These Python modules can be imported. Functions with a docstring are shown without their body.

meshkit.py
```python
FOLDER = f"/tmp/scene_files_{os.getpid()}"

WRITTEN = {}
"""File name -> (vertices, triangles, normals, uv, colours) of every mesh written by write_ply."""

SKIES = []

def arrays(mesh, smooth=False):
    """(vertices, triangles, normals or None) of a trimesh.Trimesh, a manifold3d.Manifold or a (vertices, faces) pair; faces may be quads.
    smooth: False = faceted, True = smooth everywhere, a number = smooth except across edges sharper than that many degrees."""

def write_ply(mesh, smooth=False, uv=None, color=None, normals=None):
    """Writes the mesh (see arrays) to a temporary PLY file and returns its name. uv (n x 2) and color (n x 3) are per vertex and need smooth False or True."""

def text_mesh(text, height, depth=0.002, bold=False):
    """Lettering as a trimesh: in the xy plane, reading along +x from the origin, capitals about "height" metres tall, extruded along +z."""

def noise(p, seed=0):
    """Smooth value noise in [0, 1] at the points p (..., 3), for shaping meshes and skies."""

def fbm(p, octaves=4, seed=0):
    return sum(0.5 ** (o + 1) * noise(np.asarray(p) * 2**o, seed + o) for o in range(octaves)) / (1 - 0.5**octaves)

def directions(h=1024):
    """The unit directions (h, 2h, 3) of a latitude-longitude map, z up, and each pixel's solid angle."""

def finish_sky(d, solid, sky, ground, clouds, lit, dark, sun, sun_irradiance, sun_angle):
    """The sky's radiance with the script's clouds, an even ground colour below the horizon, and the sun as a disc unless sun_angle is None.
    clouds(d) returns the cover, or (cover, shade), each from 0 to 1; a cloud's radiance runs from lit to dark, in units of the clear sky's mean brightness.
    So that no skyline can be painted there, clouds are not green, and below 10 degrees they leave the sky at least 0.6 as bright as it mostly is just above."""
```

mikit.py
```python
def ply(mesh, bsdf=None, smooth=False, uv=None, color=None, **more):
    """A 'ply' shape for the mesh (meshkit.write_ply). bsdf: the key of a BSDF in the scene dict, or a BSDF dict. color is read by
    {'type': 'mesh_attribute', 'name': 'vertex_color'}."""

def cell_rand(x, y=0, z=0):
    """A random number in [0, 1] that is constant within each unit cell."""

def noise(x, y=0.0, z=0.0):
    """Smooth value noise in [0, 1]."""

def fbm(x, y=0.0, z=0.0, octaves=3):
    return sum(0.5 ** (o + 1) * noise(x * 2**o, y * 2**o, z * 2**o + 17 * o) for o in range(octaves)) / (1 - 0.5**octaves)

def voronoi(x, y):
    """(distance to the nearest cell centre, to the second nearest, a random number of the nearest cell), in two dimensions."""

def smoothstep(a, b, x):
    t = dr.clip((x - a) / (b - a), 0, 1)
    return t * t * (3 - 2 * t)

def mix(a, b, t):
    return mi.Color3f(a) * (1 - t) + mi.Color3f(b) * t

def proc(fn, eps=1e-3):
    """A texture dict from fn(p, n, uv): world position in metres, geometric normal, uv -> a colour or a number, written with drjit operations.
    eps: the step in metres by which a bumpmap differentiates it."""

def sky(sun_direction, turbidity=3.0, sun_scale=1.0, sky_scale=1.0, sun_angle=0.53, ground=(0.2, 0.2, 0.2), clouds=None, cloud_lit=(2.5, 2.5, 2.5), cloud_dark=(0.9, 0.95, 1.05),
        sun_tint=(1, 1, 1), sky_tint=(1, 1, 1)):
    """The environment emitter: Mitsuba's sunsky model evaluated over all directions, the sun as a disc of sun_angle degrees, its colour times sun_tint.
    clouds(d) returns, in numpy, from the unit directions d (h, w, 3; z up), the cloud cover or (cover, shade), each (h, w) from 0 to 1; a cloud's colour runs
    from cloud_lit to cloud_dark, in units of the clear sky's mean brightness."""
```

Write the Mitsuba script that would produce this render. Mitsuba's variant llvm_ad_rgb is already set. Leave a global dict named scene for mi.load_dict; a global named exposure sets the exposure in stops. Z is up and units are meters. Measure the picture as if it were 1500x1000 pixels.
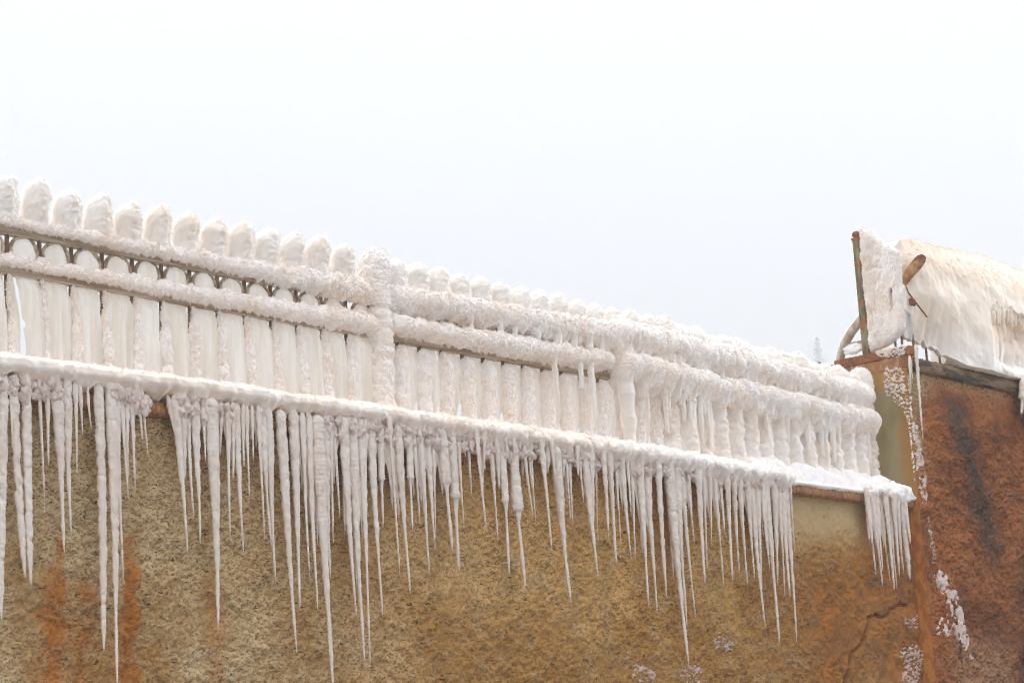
"""A spray-frozen railing on a retaining wall: icicles along the coping, a rust-stained rendered pier on the right, fog behind.
Wall coordinates: x along the wall to the right, y into the wall (the wall's face is y = 0), z up; metres."""
import math
import numpy as np, trimesh, mitsuba as mi, drjit as dr, mikit
from meshkit import noise, fbm
from scipy.spatial import cKDTree
from scipy.ndimage import gaussian_filter1d
import shapely
from shapely.geometry import Polygon, LineString

scene, labels = {}, {}
# ---------------------------------------------------------------- camera, sky, exposure
EYE = np.array([-3.6313, -5.7360, 1.6])
YAW, PITCH, ROLL = np.radians(42.3), np.radians(12.6), np.radians(2.86)
_fh = np.array([math.cos(YAW), math.sin(YAW), 0.0])
_r = np.cross(_fh, [0, 0, 1.0])
FW = _fh * math.cos(PITCH) + np.array([0, 0, math.sin(PITCH)])
_u = np.cross(_r, FW)
RIGHT = _r * math.cos(ROLL) - _u * math.sin(ROLL)
UP = _u * math.cos(ROLL) + _r * math.sin(ROLL)
M = np.eye(4)
M[:3, 0], M[:3, 1], M[:3, 2], M[:3, 3] = -RIGHT, UP, FW, EYE
exposure = 2.62
scene["fog"] = {"type": "homogeneous", "albedo": {"type": "rgb", "value": [0.95, 0.95, 0.95]}, "sigma_t": {"type": "rgb", "value": 0.0042}}
scene["camera"] = {"type": "perspective", "fov": math.degrees(2 * math.atan(750 / 2800)), "fov_axis": "x", "near_clip": 0.05, "far_clip": 2000.0,
                   "to_world": mi.ScalarTransform4f(M), "medium": {"type": "ref", "id": "fog"}}


def overcast(d):
    """An even overcast: brightest overhead, paler towards the horizon."""
    return 1.0, 1.0 - (0.60 + 0.40 * np.clip(d[..., 2], 0, 1))


scene["overcast_sky"] = mikit.sky((-0.85, -0.35, 1.05), turbidity=3, sun_scale=0.07, sun_angle=40, sky_scale=1.0, clouds=overcast,
                                  cloud_lit=(2.86, 3.03, 3.29), cloud_dark=(0.0, 0.0, 0.0), sun_tint=(1.0, 0.95, 0.9), ground=(0.22, 0.20, 0.18))

# ---------------------------------------------------------------- materials
N, FB, SS, MX = mikit.noise, mikit.fbm, mikit.smoothstep, mikit.mix


def proc(fn):
    return mikit.proc(fn)


def principled(key, color, rough, spec=0.5, two=True, **more):
    d = {"type": "principled", "base_color": color, "roughness": rough, **more}
    if spec is not None:
        d["specular"] = spec
    scene[key] = {"type": "twosided", "bsdf": d} if two and "spec_trans" not in more else d


def frost_color(p, n, uv):
    a = FB(p.x * 9, p.y * 9, p.z * 7, 3)
    b = FB(p.x * 60 + 7, p.y * 60, p.z * 60, 2)
    c = MX([0.93, 0.895, 0.87], [0.92, 0.85, 0.785], SS(0.35, 0.68, a))
    return MX(c, [0.82, 0.74, 0.68], 0.40 * SS(0.5, 0.75, b))


def cream_color(p, n, uv):
    a = FB(p.x * 5 + 3, p.y * 5, p.z * 5, 3)
    b = FB(p.x * 30, p.y * 30, p.z * 8, 3)
    c = MX([0.92, 0.88, 0.835], [0.90, 0.825, 0.745], SS(0.35, 0.7, a))
    return MX(c, [0.91, 0.885, 0.87], 0.6 * SS(0.5, 0.72, b))


def ledge_color(p, n, uv):
    a = FB(p.x * 6 + 3, p.y * 6, p.z * 14, 3)
    b = FB(p.x * 45, p.y * 45, p.z * 20, 2)
    c = MX([0.92, 0.84, 0.77], [0.88, 0.765, 0.665], SS(0.35, 0.7, a))
    c = MX(c, [0.92, 0.88, 0.85], 0.55 * SS(0.52, 0.72, b))
    return MX(c, [0.93, 0.885, 0.85], SS(2.9, 3.9, p.x + 0.8 * (a - 0.5)))


def icicle_color(p, n, uv):
    a = FB(p.x * 12, p.y * 12, p.z * 4, 3)
    b = FB(p.x * 90, p.y * 90, p.z * 60, 2)
    return MX(MX([0.97, 0.885, 0.815], [0.94, 0.82, 0.73], SS(0.35, 0.65, a)), [0.93, 0.89, 0.87], 0.5 * SS(0.5, 0.75, b))


def sheet_color(p, n, uv):
    a = FB(p.x * 55, p.y * 10, p.z * 2.5, 3)
    return MX([0.91, 0.87, 0.80], [0.985, 0.975, 0.955], SS(0.3, 0.7, a))


def mass_color(p, n, uv):
    a = FB(p.x * 3 + 1, p.y * 3, p.z * 2, 3)
    b = FB(p.x * 35, p.y * 20, p.z * 4, 3)
    c = MX([0.92, 0.825, 0.71], [0.89, 0.76, 0.62], SS(0.3, 0.65, a))
    c = MX(c, [0.90, 0.81, 0.73], 0.6 * SS(0.45, 0.75, b))
    return MX(c, [0.91, 0.87, 0.83], SS(4.12, 3.86, p.z))


def wall_color(p, n, uv):
    x, z = p.x, p.z
    big = FB(x * 2.2, p.y, z * 1.6, 4)
    mid = FB(x * 14, 3.0, z * 14, 3)
    fine = FB(x * 75, 5.0, z * 75, 2)
    grit = FB(x * 160, 9.0, z * 160, 2)
    streak = FB(x * 9, 4.0, z * 0.9, 3)
    c = MX([0.58, 0.445, 0.26], [0.61, 0.36, 0.125], SS(0.2, 3.2, x + 1.2 * (big - 0.5)))
    c = MX(c, [0.40, 0.25, 0.095], 0.55 * SS(0.45, 0.70, streak))
    c = MX(c, [0.38, 0.18, 0.04], 0.75 * SS(0.42, 0.75, big + 0.38 * (2.40 - z) + 0.10 * (x - 2.5) * SS(2.4, 5.0, x)))
    c = MX(c, [0.54, 0.44, 0.28], 0.30 * SS(0.5, 0.8, mid))
    c = MX(c, [0.27, 0.15, 0.05], 0.5 * SS(0.46, 0.68, fine))
    c = MX(c, [0.085, 0.045, 0.02], 0.62 * SS(0.56, 0.70, grit))
    c = MX(c, [0.03, 0.022, 0.015], 0.9 * SS(0.80, 0.84, N(x * 115, 3.0, z * 115)) * SS(0.62, 0.70, N(x * 23, 8.0, z * 23)))
    # the dry, paler band under the bare end of the coping
    c = MX(c, [0.55, 0.42, 0.235], 0.75 * SS(4.45, 4.75, x) * SS(2.62, 2.86, z + 0.12 * (big - 0.5)) * SS(5.75, 5.35, x))
    # brown-red seepage towards the pier
    red = SS(4.55, 5.5, x + 1.1 * (big - 0.5)) * SS(2.80, 2.35, z - 0.22 * (x - 5.0) + 0.25 * (mid - 0.5))
    c = MX(c, MX([0.36, 0.14, 0.03], [0.22, 0.085, 0.02], SS(0.3, 0.7, mid)), 0.85 * red)
    # rust runs
    wob = 0.035 * (FB(x * 6, 1.0, z * 5, 2) - 0.5)
    s = x + wob * 2

    def run(x0, w, top, amount, taper):
        d = dr.abs(s - x0) / (w * (0.35 + 0.65 * SS(top, top - taper, z)))
        trail = FB(x * 70, 6.0, z * 2.5, 2)
        return amount * SS(1.35, 0.0, d + 1.0 * (mid - 0.5) + 1.1 * (fine - 0.5) + 1.1 * (trail - 0.5)) * SS(top + 0.04, top - 0.22, z + 0.25 * (mid - 0.5))

    rust = dr.maximum(dr.maximum(run(0.225, 0.062, 2.55, 0.80, 0.30), run(0.535, 0.042, 2.55, 0.85, 0.15)), dr.maximum(run(0.345, 0.04, 2.43, 0.6, 0.15), run(0.93, 0.05, 2.42, 0.38, 0.2)))
    rust = dr.maximum(rust, run(5.05, 0.10, 2.60, 0.40, 0.2))
    c = MX(c, MX([0.42, 0.135, 0.014], [0.22, 0.062, 0.01], SS(0.40, 0.70, 0.5 * mid + 0.5 * grit)), dr.clip(rust, 0, 0.9))
    return c


def pier_color(p, n, uv):
    x, z = p.x, p.z
    big = FB(x * 3, 2.0, z * 2.2, 4)
    mid = FB(x * 16, 3.0, z * 16, 3)
    fine = FB(x * 80, 5.0, z * 80, 2)
    c = MX([0.34, 0.11, 0.022], [0.175, 0.052, 0.012], SS(0.35, 0.65, big))
    c = MX(c, [0.38, 0.15, 0.045], 0.4 * SS(0.5, 0.75, mid))
    # unrusted render along the top and the left arris
    c = MX(c, [0.44, 0.33, 0.17], 0.9 * SS(3.48, 3.78, z + 0.35 * (big - 0.5) - 0.10 * (x - 6.0)))
    c = MX(c, [0.42, 0.28, 0.13], 0.7 * SS(6.16, 6.0, x + 0.2 * (mid - 0.5)) * SS(3.0, 3.4, z))
    # rust blooming under the coping, then the dark green-grey run
    axis = 6.47 + 0.28 * SS(3.7, 2.7, z) + 0.05 * (FB(3.0, 1.0, z * 4, 2) - 0.5)
    d = dr.abs(x - axis + 0.05 * (mid - 0.5))
    c = MX(c, [0.20, 0.062, 0.018], 0.8 * SS(0.34, 0.08, d) * SS(3.74, 3.66, z + 0.1 * (mid - 0.5)) * SS(2.4, 2.9, z))
    c = MX(c, [0.034, 0.038, 0.028], 0.80 * SS(0.17, 0.0, d + 0.28 * (mid - 0.5) + 0.22 * (fine - 0.5)) * SS(3.72, 3.55, z) * SS(2.55, 2.80, z + 0.2 * (mid - 0.5)))
    c = MX(c, [0.06, 0.024, 0.014], 0.85 * SS(6.84, 7.15, x + 0.3 * (big - 0.5)) * SS(2.9, 2.55, z))
    c = MX(c, [0.45, 0.27, 0.15], 0.55 * SS(2.35, 2.05, z + 0.25 * (big - 0.5)) * SS(6.05, 6.3, x) * SS(6.95, 6.7, x))
    c = MX(c, [0.10, 0.03, 0.008], 0.7 * SS(0.50, 0.68, fine))
    return c


def side_color(p, n, uv):
    y, z = p.y, p.z
    big = FB(1.0, y * 7, z * 2.5, 4)
    mid = FB(2.0, y * 40, z * 18, 3)
    c = MX([0.34, 0.29, 0.165], [0.26, 0.21, 0.10], SS(0.35, 0.65, big))
    c = MX(c, [0.43, 0.24, 0.07], 0.9 * SS(3.60, 3.72, z + 0.2 * (big - 0.5)))
    c = MX(c, [0.36, 0.17, 0.045], 0.8 * SS(0.03, -0.05, y + 0.12 * (big - 0.5)))
    c = MX(c, [0.33, 0.24, 0.10], 0.6 * SS(0.08, 0.17, y + 0.05 * (mid - 0.5)))
    low = MX([0.58, 0.245, 0.055], [0.44, 0.16, 0.035], SS(0.35, 0.65, mid))
    return MX(low, c, SS(2.97, 3.05, z + 0.05 * (mid - 0.5)))


def rust_color(p, n, uv):
    a = FB(p.x * 14, p.y * 14, p.z * 14, 3)
    b = FB(p.x * 90, p.y * 90, p.z * 90, 2)
    c = MX([0.30, 0.12, 0.045], [0.17, 0.065, 0.03], SS(0.35, 0.65, a))
    return MX(c, [0.42, 0.20, 0.07], 0.6 * SS(0.52, 0.72, b))


def coping_color(p, n, uv):
    a = FB(p.x * 25, p.y * 10, p.z * 6, 3)
    b = FB(p.x * 120, p.y * 60, p.z * 30, 2)
    c = MX([0.36, 0.17, 0.07], [0.25, 0.10, 0.045], SS(0.35, 0.65, a))
    return MX(c, [0.50, 0.34, 0.20], 0.5 * SS(0.5, 0.7, b))


def dark_coping_color(p, n, uv):
    a = FB(p.x * 18, p.y * 10, p.z * 5, 3)
    c = MX([0.21, 0.135, 0.07], [0.055, 0.045, 0.035], SS(0.40, 0.62, FB(p.x * 7, p.y * 30, p.z * 22, 4)))
    return MX(c, [0.33, 0.17, 0.07], 0.6 * SS(3.80, 3.85, p.z + 0.03 * (a - 0.5)))


def rail_color(p, n, uv):
    a = FB(p.x * 6, p.y * 90, p.z * 90, 3)
    return MX([0.50, 0.42, 0.33], [0.31, 0.23, 0.16], SS(0.35, 0.65, a))


def bar_color(p, n, uv):
    a = FB(p.x * 70, p.y * 70, p.z * 18, 3)
    return MX([0.27, 0.185, 0.115], [0.13, 0.075, 0.045], SS(0.35, 0.65, a))


def ring_color(p, n, uv):
    a = FB(p.x * 70, p.y * 70, p.z * 40, 3)
    return MX([0.50, 0.42, 0.33], [0.27, 0.19, 0.13], SS(0.35, 0.65, a))


def post_color(p, n, uv):
    a = FB(p.x * 60, p.y * 60, p.z * 9, 3)
    b = FB(p.x * 25, p.y * 25, p.z * 25, 2)
    c = MX([0.27, 0.22, 0.12], [0.13, 0.105, 0.055], SS(0.35, 0.65, a))
    return MX(c, [0.27, 0.115, 0.04], SS(0.5, 0.66, b))


def pipe_color(p, n, uv):
    a = FB(p.x * 40, p.y * 40, p.z * 15, 3)
    c = MX([0.56, 0.51, 0.45], [0.40, 0.32, 0.25], SS(0.35, 0.6, a))
    return MX(c, [0.34, 0.18, 0.09], 0.8 * SS(0.64, 0.76, a))


def stub_color(p, n, uv):
    a = FB(p.x * 30, p.y * 30, p.z * 30, 3)
    c = MX([0.46, 0.27, 0.12], [0.33, 0.15, 0.06], SS(0.35, 0.65, a))
    return MX(c, [0.15, 0.05, 0.025], SS(4.385, 4.43, p.z + 0.03 * (a - 0.5)))


principled("frost_bsdf", proc(frost_color), 0.55, 0.3, flatness=0.6, sheen=0.2)
principled("cream_ice_bsdf", proc(cream_color), 0.35, 0.4, flatness=0.7)
principled("ledge_ice_bsdf", proc(ledge_color), 0.22, 0.5, flatness=0.7)
principled("mass_ice_bsdf", proc(mass_color), 0.22, 0.5, flatness=0.7)
principled("icicle_bsdf", proc(icicle_color), 0.10, None, spec_trans=0.20, eta=1.31)
def bumpy(key, freq, height):
    """Fine grain too small to model, as relief."""
    scene[key] = {"type": "twosided", "bsdf": {"type": "bumpmap", "scale": 1.0, "bump": proc(lambda p, n, uv: height * FB(p.x * freq, p.y * freq, p.z * freq, 2)), "nested": scene[key]["bsdf"]}}



principled("snow_bsdf", proc(lambda p, n, uv: MX([0.95, 0.945, 0.945], [0.92, 0.90, 0.885], N(p.x * 30, p.y * 30, p.z * 30))), 0.6, 0.25)
principled("clear_ice_bsdf", proc(lambda p, n, uv: MX([0.95, 0.86, 0.82], [0.86, 0.70, 0.63], FB(p.x * 25, p.y * 25, p.z * 25, 2))), 0.12, None, spec_trans=0.30, eta=1.31)
principled("smear_bsdf", proc(lambda p, n, uv: MX([0.74, 0.63, 0.58], [0.52, 0.39, 0.33], FB(p.x * 30, p.y * 30, p.z * 30, 3))), 0.14, 0.6)
principled("glass_ice_bsdf", {"type": "rgb", "value": [0.92, 0.92, 0.93]}, 0.08, None, spec_trans=0.75, eta=1.31)
scene["sheet_ice_bsdf"] = {"type": "principledthin", "base_color": proc(sheet_color), "roughness": 0.3, "diff_trans": 1.25, "eta": 1.31, "spec_trans": 0.06}
principled("wall_bsdf", proc(wall_color), 0.85, 0.2)
principled("pier_bsdf", proc(pier_color), 0.7, 0.3)
principled("side_bsdf", proc(side_color), 0.75, 0.25)
principled("rust_bsdf", proc(rust_color), 0.75, 0.3)
principled("coping_bsdf", proc(coping_color), 0.7, 0.3)
principled("dark_coping_bsdf", proc(dark_coping_color), 0.65, 0.3)
principled("rail_bsdf", proc(rail_color), 0.7, 0.3)
principled("bar_bsdf", proc(bar_color), 0.7, 0.3)
principled("ring_bsdf", proc(ring_color), 0.6, 0.35)
principled("post_bsdf", proc(post_color), 0.65, 0.3)
principled("pipe_bsdf", proc(pipe_color), 0.6, 0.35)
principled("stub_bsdf", proc(stub_color), 0.6, 0.35)
principled("ground_bsdf", proc(lambda p, n, uv: MX([0.70, 0.67, 0.63], [0.13, 0.11, 0.09], SS(0.30, 0.55, FB(p.x * 0.9, p.y * 0.9, 0.0, 4)))), 0.6, 0.3)
principled("terrace_bsdf", proc(lambda p, n, uv: MX([0.86, 0.85, 0.83], MX([0.30, 0.29, 0.27], [0.13, 0.125, 0.11], FB(p.x * 0.1, p.y * 0.1, 0.0, 3)), SS(14.0, 45.0, p.y + 10 * FB(p.x * 0.15, p.y * 0.15, 0.0, 2)))), 0.7, 0.2)
principled("needle_bsdf", proc(lambda p, n, uv: MX([0.05, 0.065, 0.045], [0.10, 0.11, 0.09], FB(p.x * 3, p.y * 3, p.z * 3, 2))), 0.8, 0.2)
principled("bark_bsdf", {"type": "rgb", "value": [0.09, 0.07, 0.055]}, 0.85, 0.2)

# ---------------------------------------------------------------- mesh helpers


GRAIN = {"frost_bsdf": 0.0013, "snow_bsdf": 0.0009}


def put(key, mesh, bsdf, smooth=True, label=None, category=None, group=None, kind=None):
    if bsdf in GRAIN and smooth is True:
        # rime and snow are grainy: jittered points and flat facets a few millimetres wide
        v = np.asarray(mesh[0])
        mesh, smooth = (v + np.random.default_rng(len(v)).normal(0, GRAIN[bsdf], v.shape), mesh[1]), False
    scene[key] = mikit.ply(mesh, bsdf, smooth)
    tag(key, label, category, group, kind)


def tag(key, label=None, category=None, group=None, kind=None):
    d = {k: v for k, v in (("label", label), ("category", category), ("group", group), ("kind", kind)) if v}
    if d:
        labels[key] = d


def numbered(base, i):
    return base if i == 0 else f"{base}_{i:03d}"


def grid_faces(n, m, wrap=False):
    i, j = np.meshgrid(np.arange(n - 1), np.arange(m if wrap else m - 1), indexing="ij")
    k = (j + 1) % m
    a, b, c, d = i * m + j, i * m + k, (i + 1) * m + k, (i + 1) * m + j
    return np.vstack([np.stack([a, b, c], -1).reshape(-1, 3), np.stack([a, c, d], -1).reshape(-1, 3)])


def tube_points(P, ra, rb, m, a, b):
    """Rings of m points round the path P: radii ra along the axis a, rb along b, each (n,) or (n, m). Returns the points and the outward directions, (n, m, 3)."""
    th = np.arange(m) / m * 2 * math.pi
    ra, rb = (np.broadcast_to(np.asarray(r, float).reshape(-1, 1) if np.ndim(r) < 2 else r, (len(P), m)) for r in (ra, rb))
    off = (np.cos(th) * ra)[..., None] * np.asarray(a, float) + (np.sin(th) * rb)[..., None] * np.asarray(b, float)
    flat = np.cos(th)[:, None] * np.asarray(a, float) + np.sin(th)[:, None] * np.asarray(b, float)
    return np.asarray(P, float)[:, None] + off, np.broadcast_to(flat, off.shape).copy()


def tube_mesh(V):
    n, m = V.shape[:2]
    f = grid_faces(n, m, True)
    v = np.vstack([V.reshape(-1, 3), V[0].mean(0), V[-1].mean(0)])
    j = np.arange(m)
    k = (j + 1) % m
    caps = np.vstack([np.stack([np.full(m, n * m), k, j], -1), np.stack([np.full(m, n * m + 1), (n - 1) * m + j, (n - 1) * m + k], -1)])
    f = np.vstack([f, caps])
    mesh = trimesh.Trimesh(v, f, process=False)
    if mesh.volume < 0:
        f = f[:, ::-1]
    return v, f


def vnormals(V, out):
    """Unit normals of a grid of rings, turned to the side of the directions out."""
    n = np.cross(np.gradient(V, axis=0), np.roll(V, -1, 1) - np.roll(V, 1, 1))
    n /= np.linalg.norm(n, axis=2, keepdims=True) + 1e-12
    return n * np.sign(np.sum(n * out, -1, keepdims=True) + 1e-9)


def knobs(V, spacing, amp, seed, stretch=(1, 1, 1), k=4, w=None):
    """Height, at each point of V, of a crust of rounded knobs about spacing apart (rime grows this way)."""
    rng = np.random.default_rng(seed)
    Q = V.reshape(-1, 3) / np.asarray(stretch, float)
    step = max(1, len(Q) // 4000)
    # the number of centres from the covered area, by the mean nearest distance of a random sample
    lo, hi = Q.min(0), Q.max(0)
    cells = np.unique(np.floor((Q - lo) / spacing).astype(int), axis=0)
    n = max(8, int(len(cells) * 0.8))
    centres = Q[rng.choice(len(Q), min(n, len(Q)), replace=False, p=None if w is None else np.ravel(w) / np.sum(w))] + rng.normal(0, spacing * 0.12, (min(n, len(Q)), 3))
    size = rng.uniform(0.55, 1.0, len(centres))
    d, i = cKDTree(centres).query(Q, k=min(k, len(centres)))
    h = size[i] * np.sqrt(np.clip(1 - (d / (spacing * 1.15 * size[i])) ** 2, 0, 1))
    return amp * h.max(1).reshape(V.shape[:-1])


def spikes(V, D, count, length, width, seed, weight=None):
    """Small frost needles: slender three-sided cones on the points V along D."""
    rng = np.random.default_rng(seed)
    Q, E = V.reshape(-1, 3), D.reshape(-1, 3)
    w = None if weight is None else np.ravel(weight) / np.sum(weight)
    i = rng.choice(len(Q), count, p=w)
    d = E[i] + rng.normal(0, 0.45, (count, 3))
    d /= np.linalg.norm(d, axis=1, keepdims=True)
    a = np.cross(d, rng.normal(size=(count, 3)))
    a /= np.linalg.norm(a, axis=1, keepdims=True)
    b = np.cross(d, a)
    ln, wd = length * rng.uniform(0.4, 1.2, (count, 1)), width * rng.uniform(0.6, 1.3, (count, 1))
    base = Q[i] + rng.normal(0, 0.002, (count, 3)) - d * 0.002
    v = np.stack([base + wd * (math.cos(t) * a + math.sin(t) * b) for t in (0, 2.1, 4.2)] + [base + d * ln], 1).reshape(-1, 3)
    o = np.arange(count)[:, None] * 4
    f = np.vstack([o + np.array([0, 1, 3]), o + np.array([1, 2, 3]), o + np.array([2, 0, 3])])
    return v, f


def join(*parts):
    vs, fs, n = [], [], 0
    for v, f in parts:
        vs.append(np.asarray(v, float))
        fs.append(np.asarray(f) + n)
        n += len(v)
    return np.vstack(vs), np.vstack(fs)


def box(x0, x1, y0, y1, z0, z1, bevel=0.0):
    m = trimesh.creation.box((x1 - x0, y1 - y0, z1 - z0))
    if bevel:
        c = np.array([[sx * ((x1 - x0) / 2 - bevel * (k != 0)), sy * ((y1 - y0) / 2 - bevel * (k != 1)), sz * ((z1 - z0) / 2 - bevel * (k != 2))] for sx in (-1, 1) for sy in (-1, 1) for sz in (-1, 1) for k in range(3)])
        m = trimesh.convex.convex_hull(c)
    m.apply_translation(((x0 + x1) / 2, (y0 + y1) / 2, (z0 + z1) / 2))
    return np.array(m.vertices), np.array(m.faces)


def blob(center, radii, seed, rough=0.25, sub=2):
    s = BALLS[sub]
    d = s[0] * (1 + rough * 2 * (noise(s[0] * 1.7 + seed * 3.1, seed) - 0.5))[:, None]
    return np.asarray(center) + d * np.asarray(radii), s[1]


BALLS = {}
for q in (1, 2, 3):
    _m = trimesh.creation.icosphere(subdivisions=q)
    BALLS[q] = (np.array(_m.vertices), np.array(_m.faces))


def bar(p, q, r, m=8):
    p, q = np.asarray(p, float), np.asarray(q, float)
    d = (q - p) / np.linalg.norm(q - p)
    a = np.cross(d, [0.31, 0.77, 0.55])
    a /= np.linalg.norm(a)
    V, _ = tube_points(np.stack([p, q]), r, r, m, a, np.cross(d, a))
    return tube_mesh(V)


def polyline_tube(P, r, m=10):
    P = np.asarray(P, float)
    T = np.gradient(P, axis=0)
    T /= np.linalg.norm(T, axis=1, keepdims=True)
    a = np.cross(T, [0.31, 0.77, 0.55])
    a /= np.linalg.norm(a, axis=1, keepdims=True)
    b = np.cross(T, a)
    th = np.arange(m) / m * 2 * math.pi
    r = np.broadcast_to(r, len(P))
    return P[:, None] + r[:, None, None] * (np.cos(th)[None, :, None] * a[:, None] + np.sin(th)[None, :, None] * b[:, None])


def lerp(x, xs, ys):
    return np.interp(x, xs, ys)


# ---------------------------------------------------------------- ground
def sheet(x0, x1, y0, y1, fn, nx, ny):
    x, y = np.meshgrid(np.linspace(x0, x1, nx), np.linspace(y0, y1, ny), indexing="ij")
    V = np.stack([x, y, fn(x, y)], -1)
    return V.reshape(-1, 3), grid_faces(nx, ny)


put("ground", sheet(-450, 750, -450, 0.15, lambda x, y: 0.05 * (fbm(np.stack([x * 0.3, y * 0.3, 0 * x], -1), 3) - 0.5), 90, 60), "ground_bsdf", kind="structure", label="frozen snowy ground in front of the wall")
put("terrace", sheet(-450, 750, 0.22, 600, lambda x, y: 2.94 + 56 * np.clip((y - 60) / 150, 0, 1) ** 1.2, 60, 60), "terrace_bsdf", 30, kind="structure", label="snow-covered terrace behind the railing, rising into the fog")

# ---------------------------------------------------------------- the retaining wall
COPING_Z0, COPING_Z1 = 2.945, 3.0


def render_relief(V, fine_only=0.0):
    """Thrown render: grains, lumps and pits; heights in metres."""
    x, z = V[..., 0], V[..., 2]
    q = np.stack([x, 0 * x, z], -1)
    warp = np.stack([x + 0.02 * noise(q * 25 + 5), 0 * x, z + 0.02 * noise(q * 25 + 9)], -1)
    big = fbm(warp * [9, 1, 9], 3, 3)
    lump = fbm(warp * [24, 1, 19], 3, 4)
    W = np.stack([warp[..., 0], 0 * x, warp[..., 2] * 1.15], -1)
    plate = worley(W, 0.030, 11)
    pebble = worley(W, 0.0135, 12)
    grain = noise(q * 110, 7)
    rough = 0.35 + 1.3 * np.clip(fbm(q * [6, 1, 5], 2, 21) - 0.15, 0, 1)
    return rough * (0.011 * plate * np.clip(2.2 * lump - 0.45, 0, 1) + 0.0100 * pebble) + 0.015 * (lump - 0.5) + 0.016 * (big - 0.5) + 0.004 * (grain - 0.5)


def worley(V, spacing, seed):
    """Rounded cells about spacing apart over a wall (x, z): 1 at a cell's middle, 0 in the creases."""
    rng = np.random.default_rng(seed)
    p = V[..., [0, 2]].reshape(-1, 2)
    lo, hi = p.min(0), p.max(0)
    lo = np.maximum(lo, [-0.5, 1.6])
    hi = np.minimum(hi, [8.0, 4.0])
    n = int(np.prod(hi - lo) / spacing**2)
    c = rng.uniform(lo, hi, (n, 2))
    d, i = cKDTree(c).query(p)
    s = rng.uniform(0.35, 1.0, n)[i]
    return (s * np.sqrt(np.clip(1 - (d / (0.80 * spacing)) ** 2, 0, 1))).reshape(V.shape[:-1])


CRACKS = [LineString([(5.10, 1.80), (5.16, 1.965), (5.22, 2.06), (5.27, 2.13), (5.36, 2.17), (5.42, 2.25), (5.44, 2.315), (5.53, 2.335), (5.59, 2.32), (5.64, 2.335), (5.68, 2.37), (5.73, 2.375), (5.80, 2.40), (5.86, 2.395)])]


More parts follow.
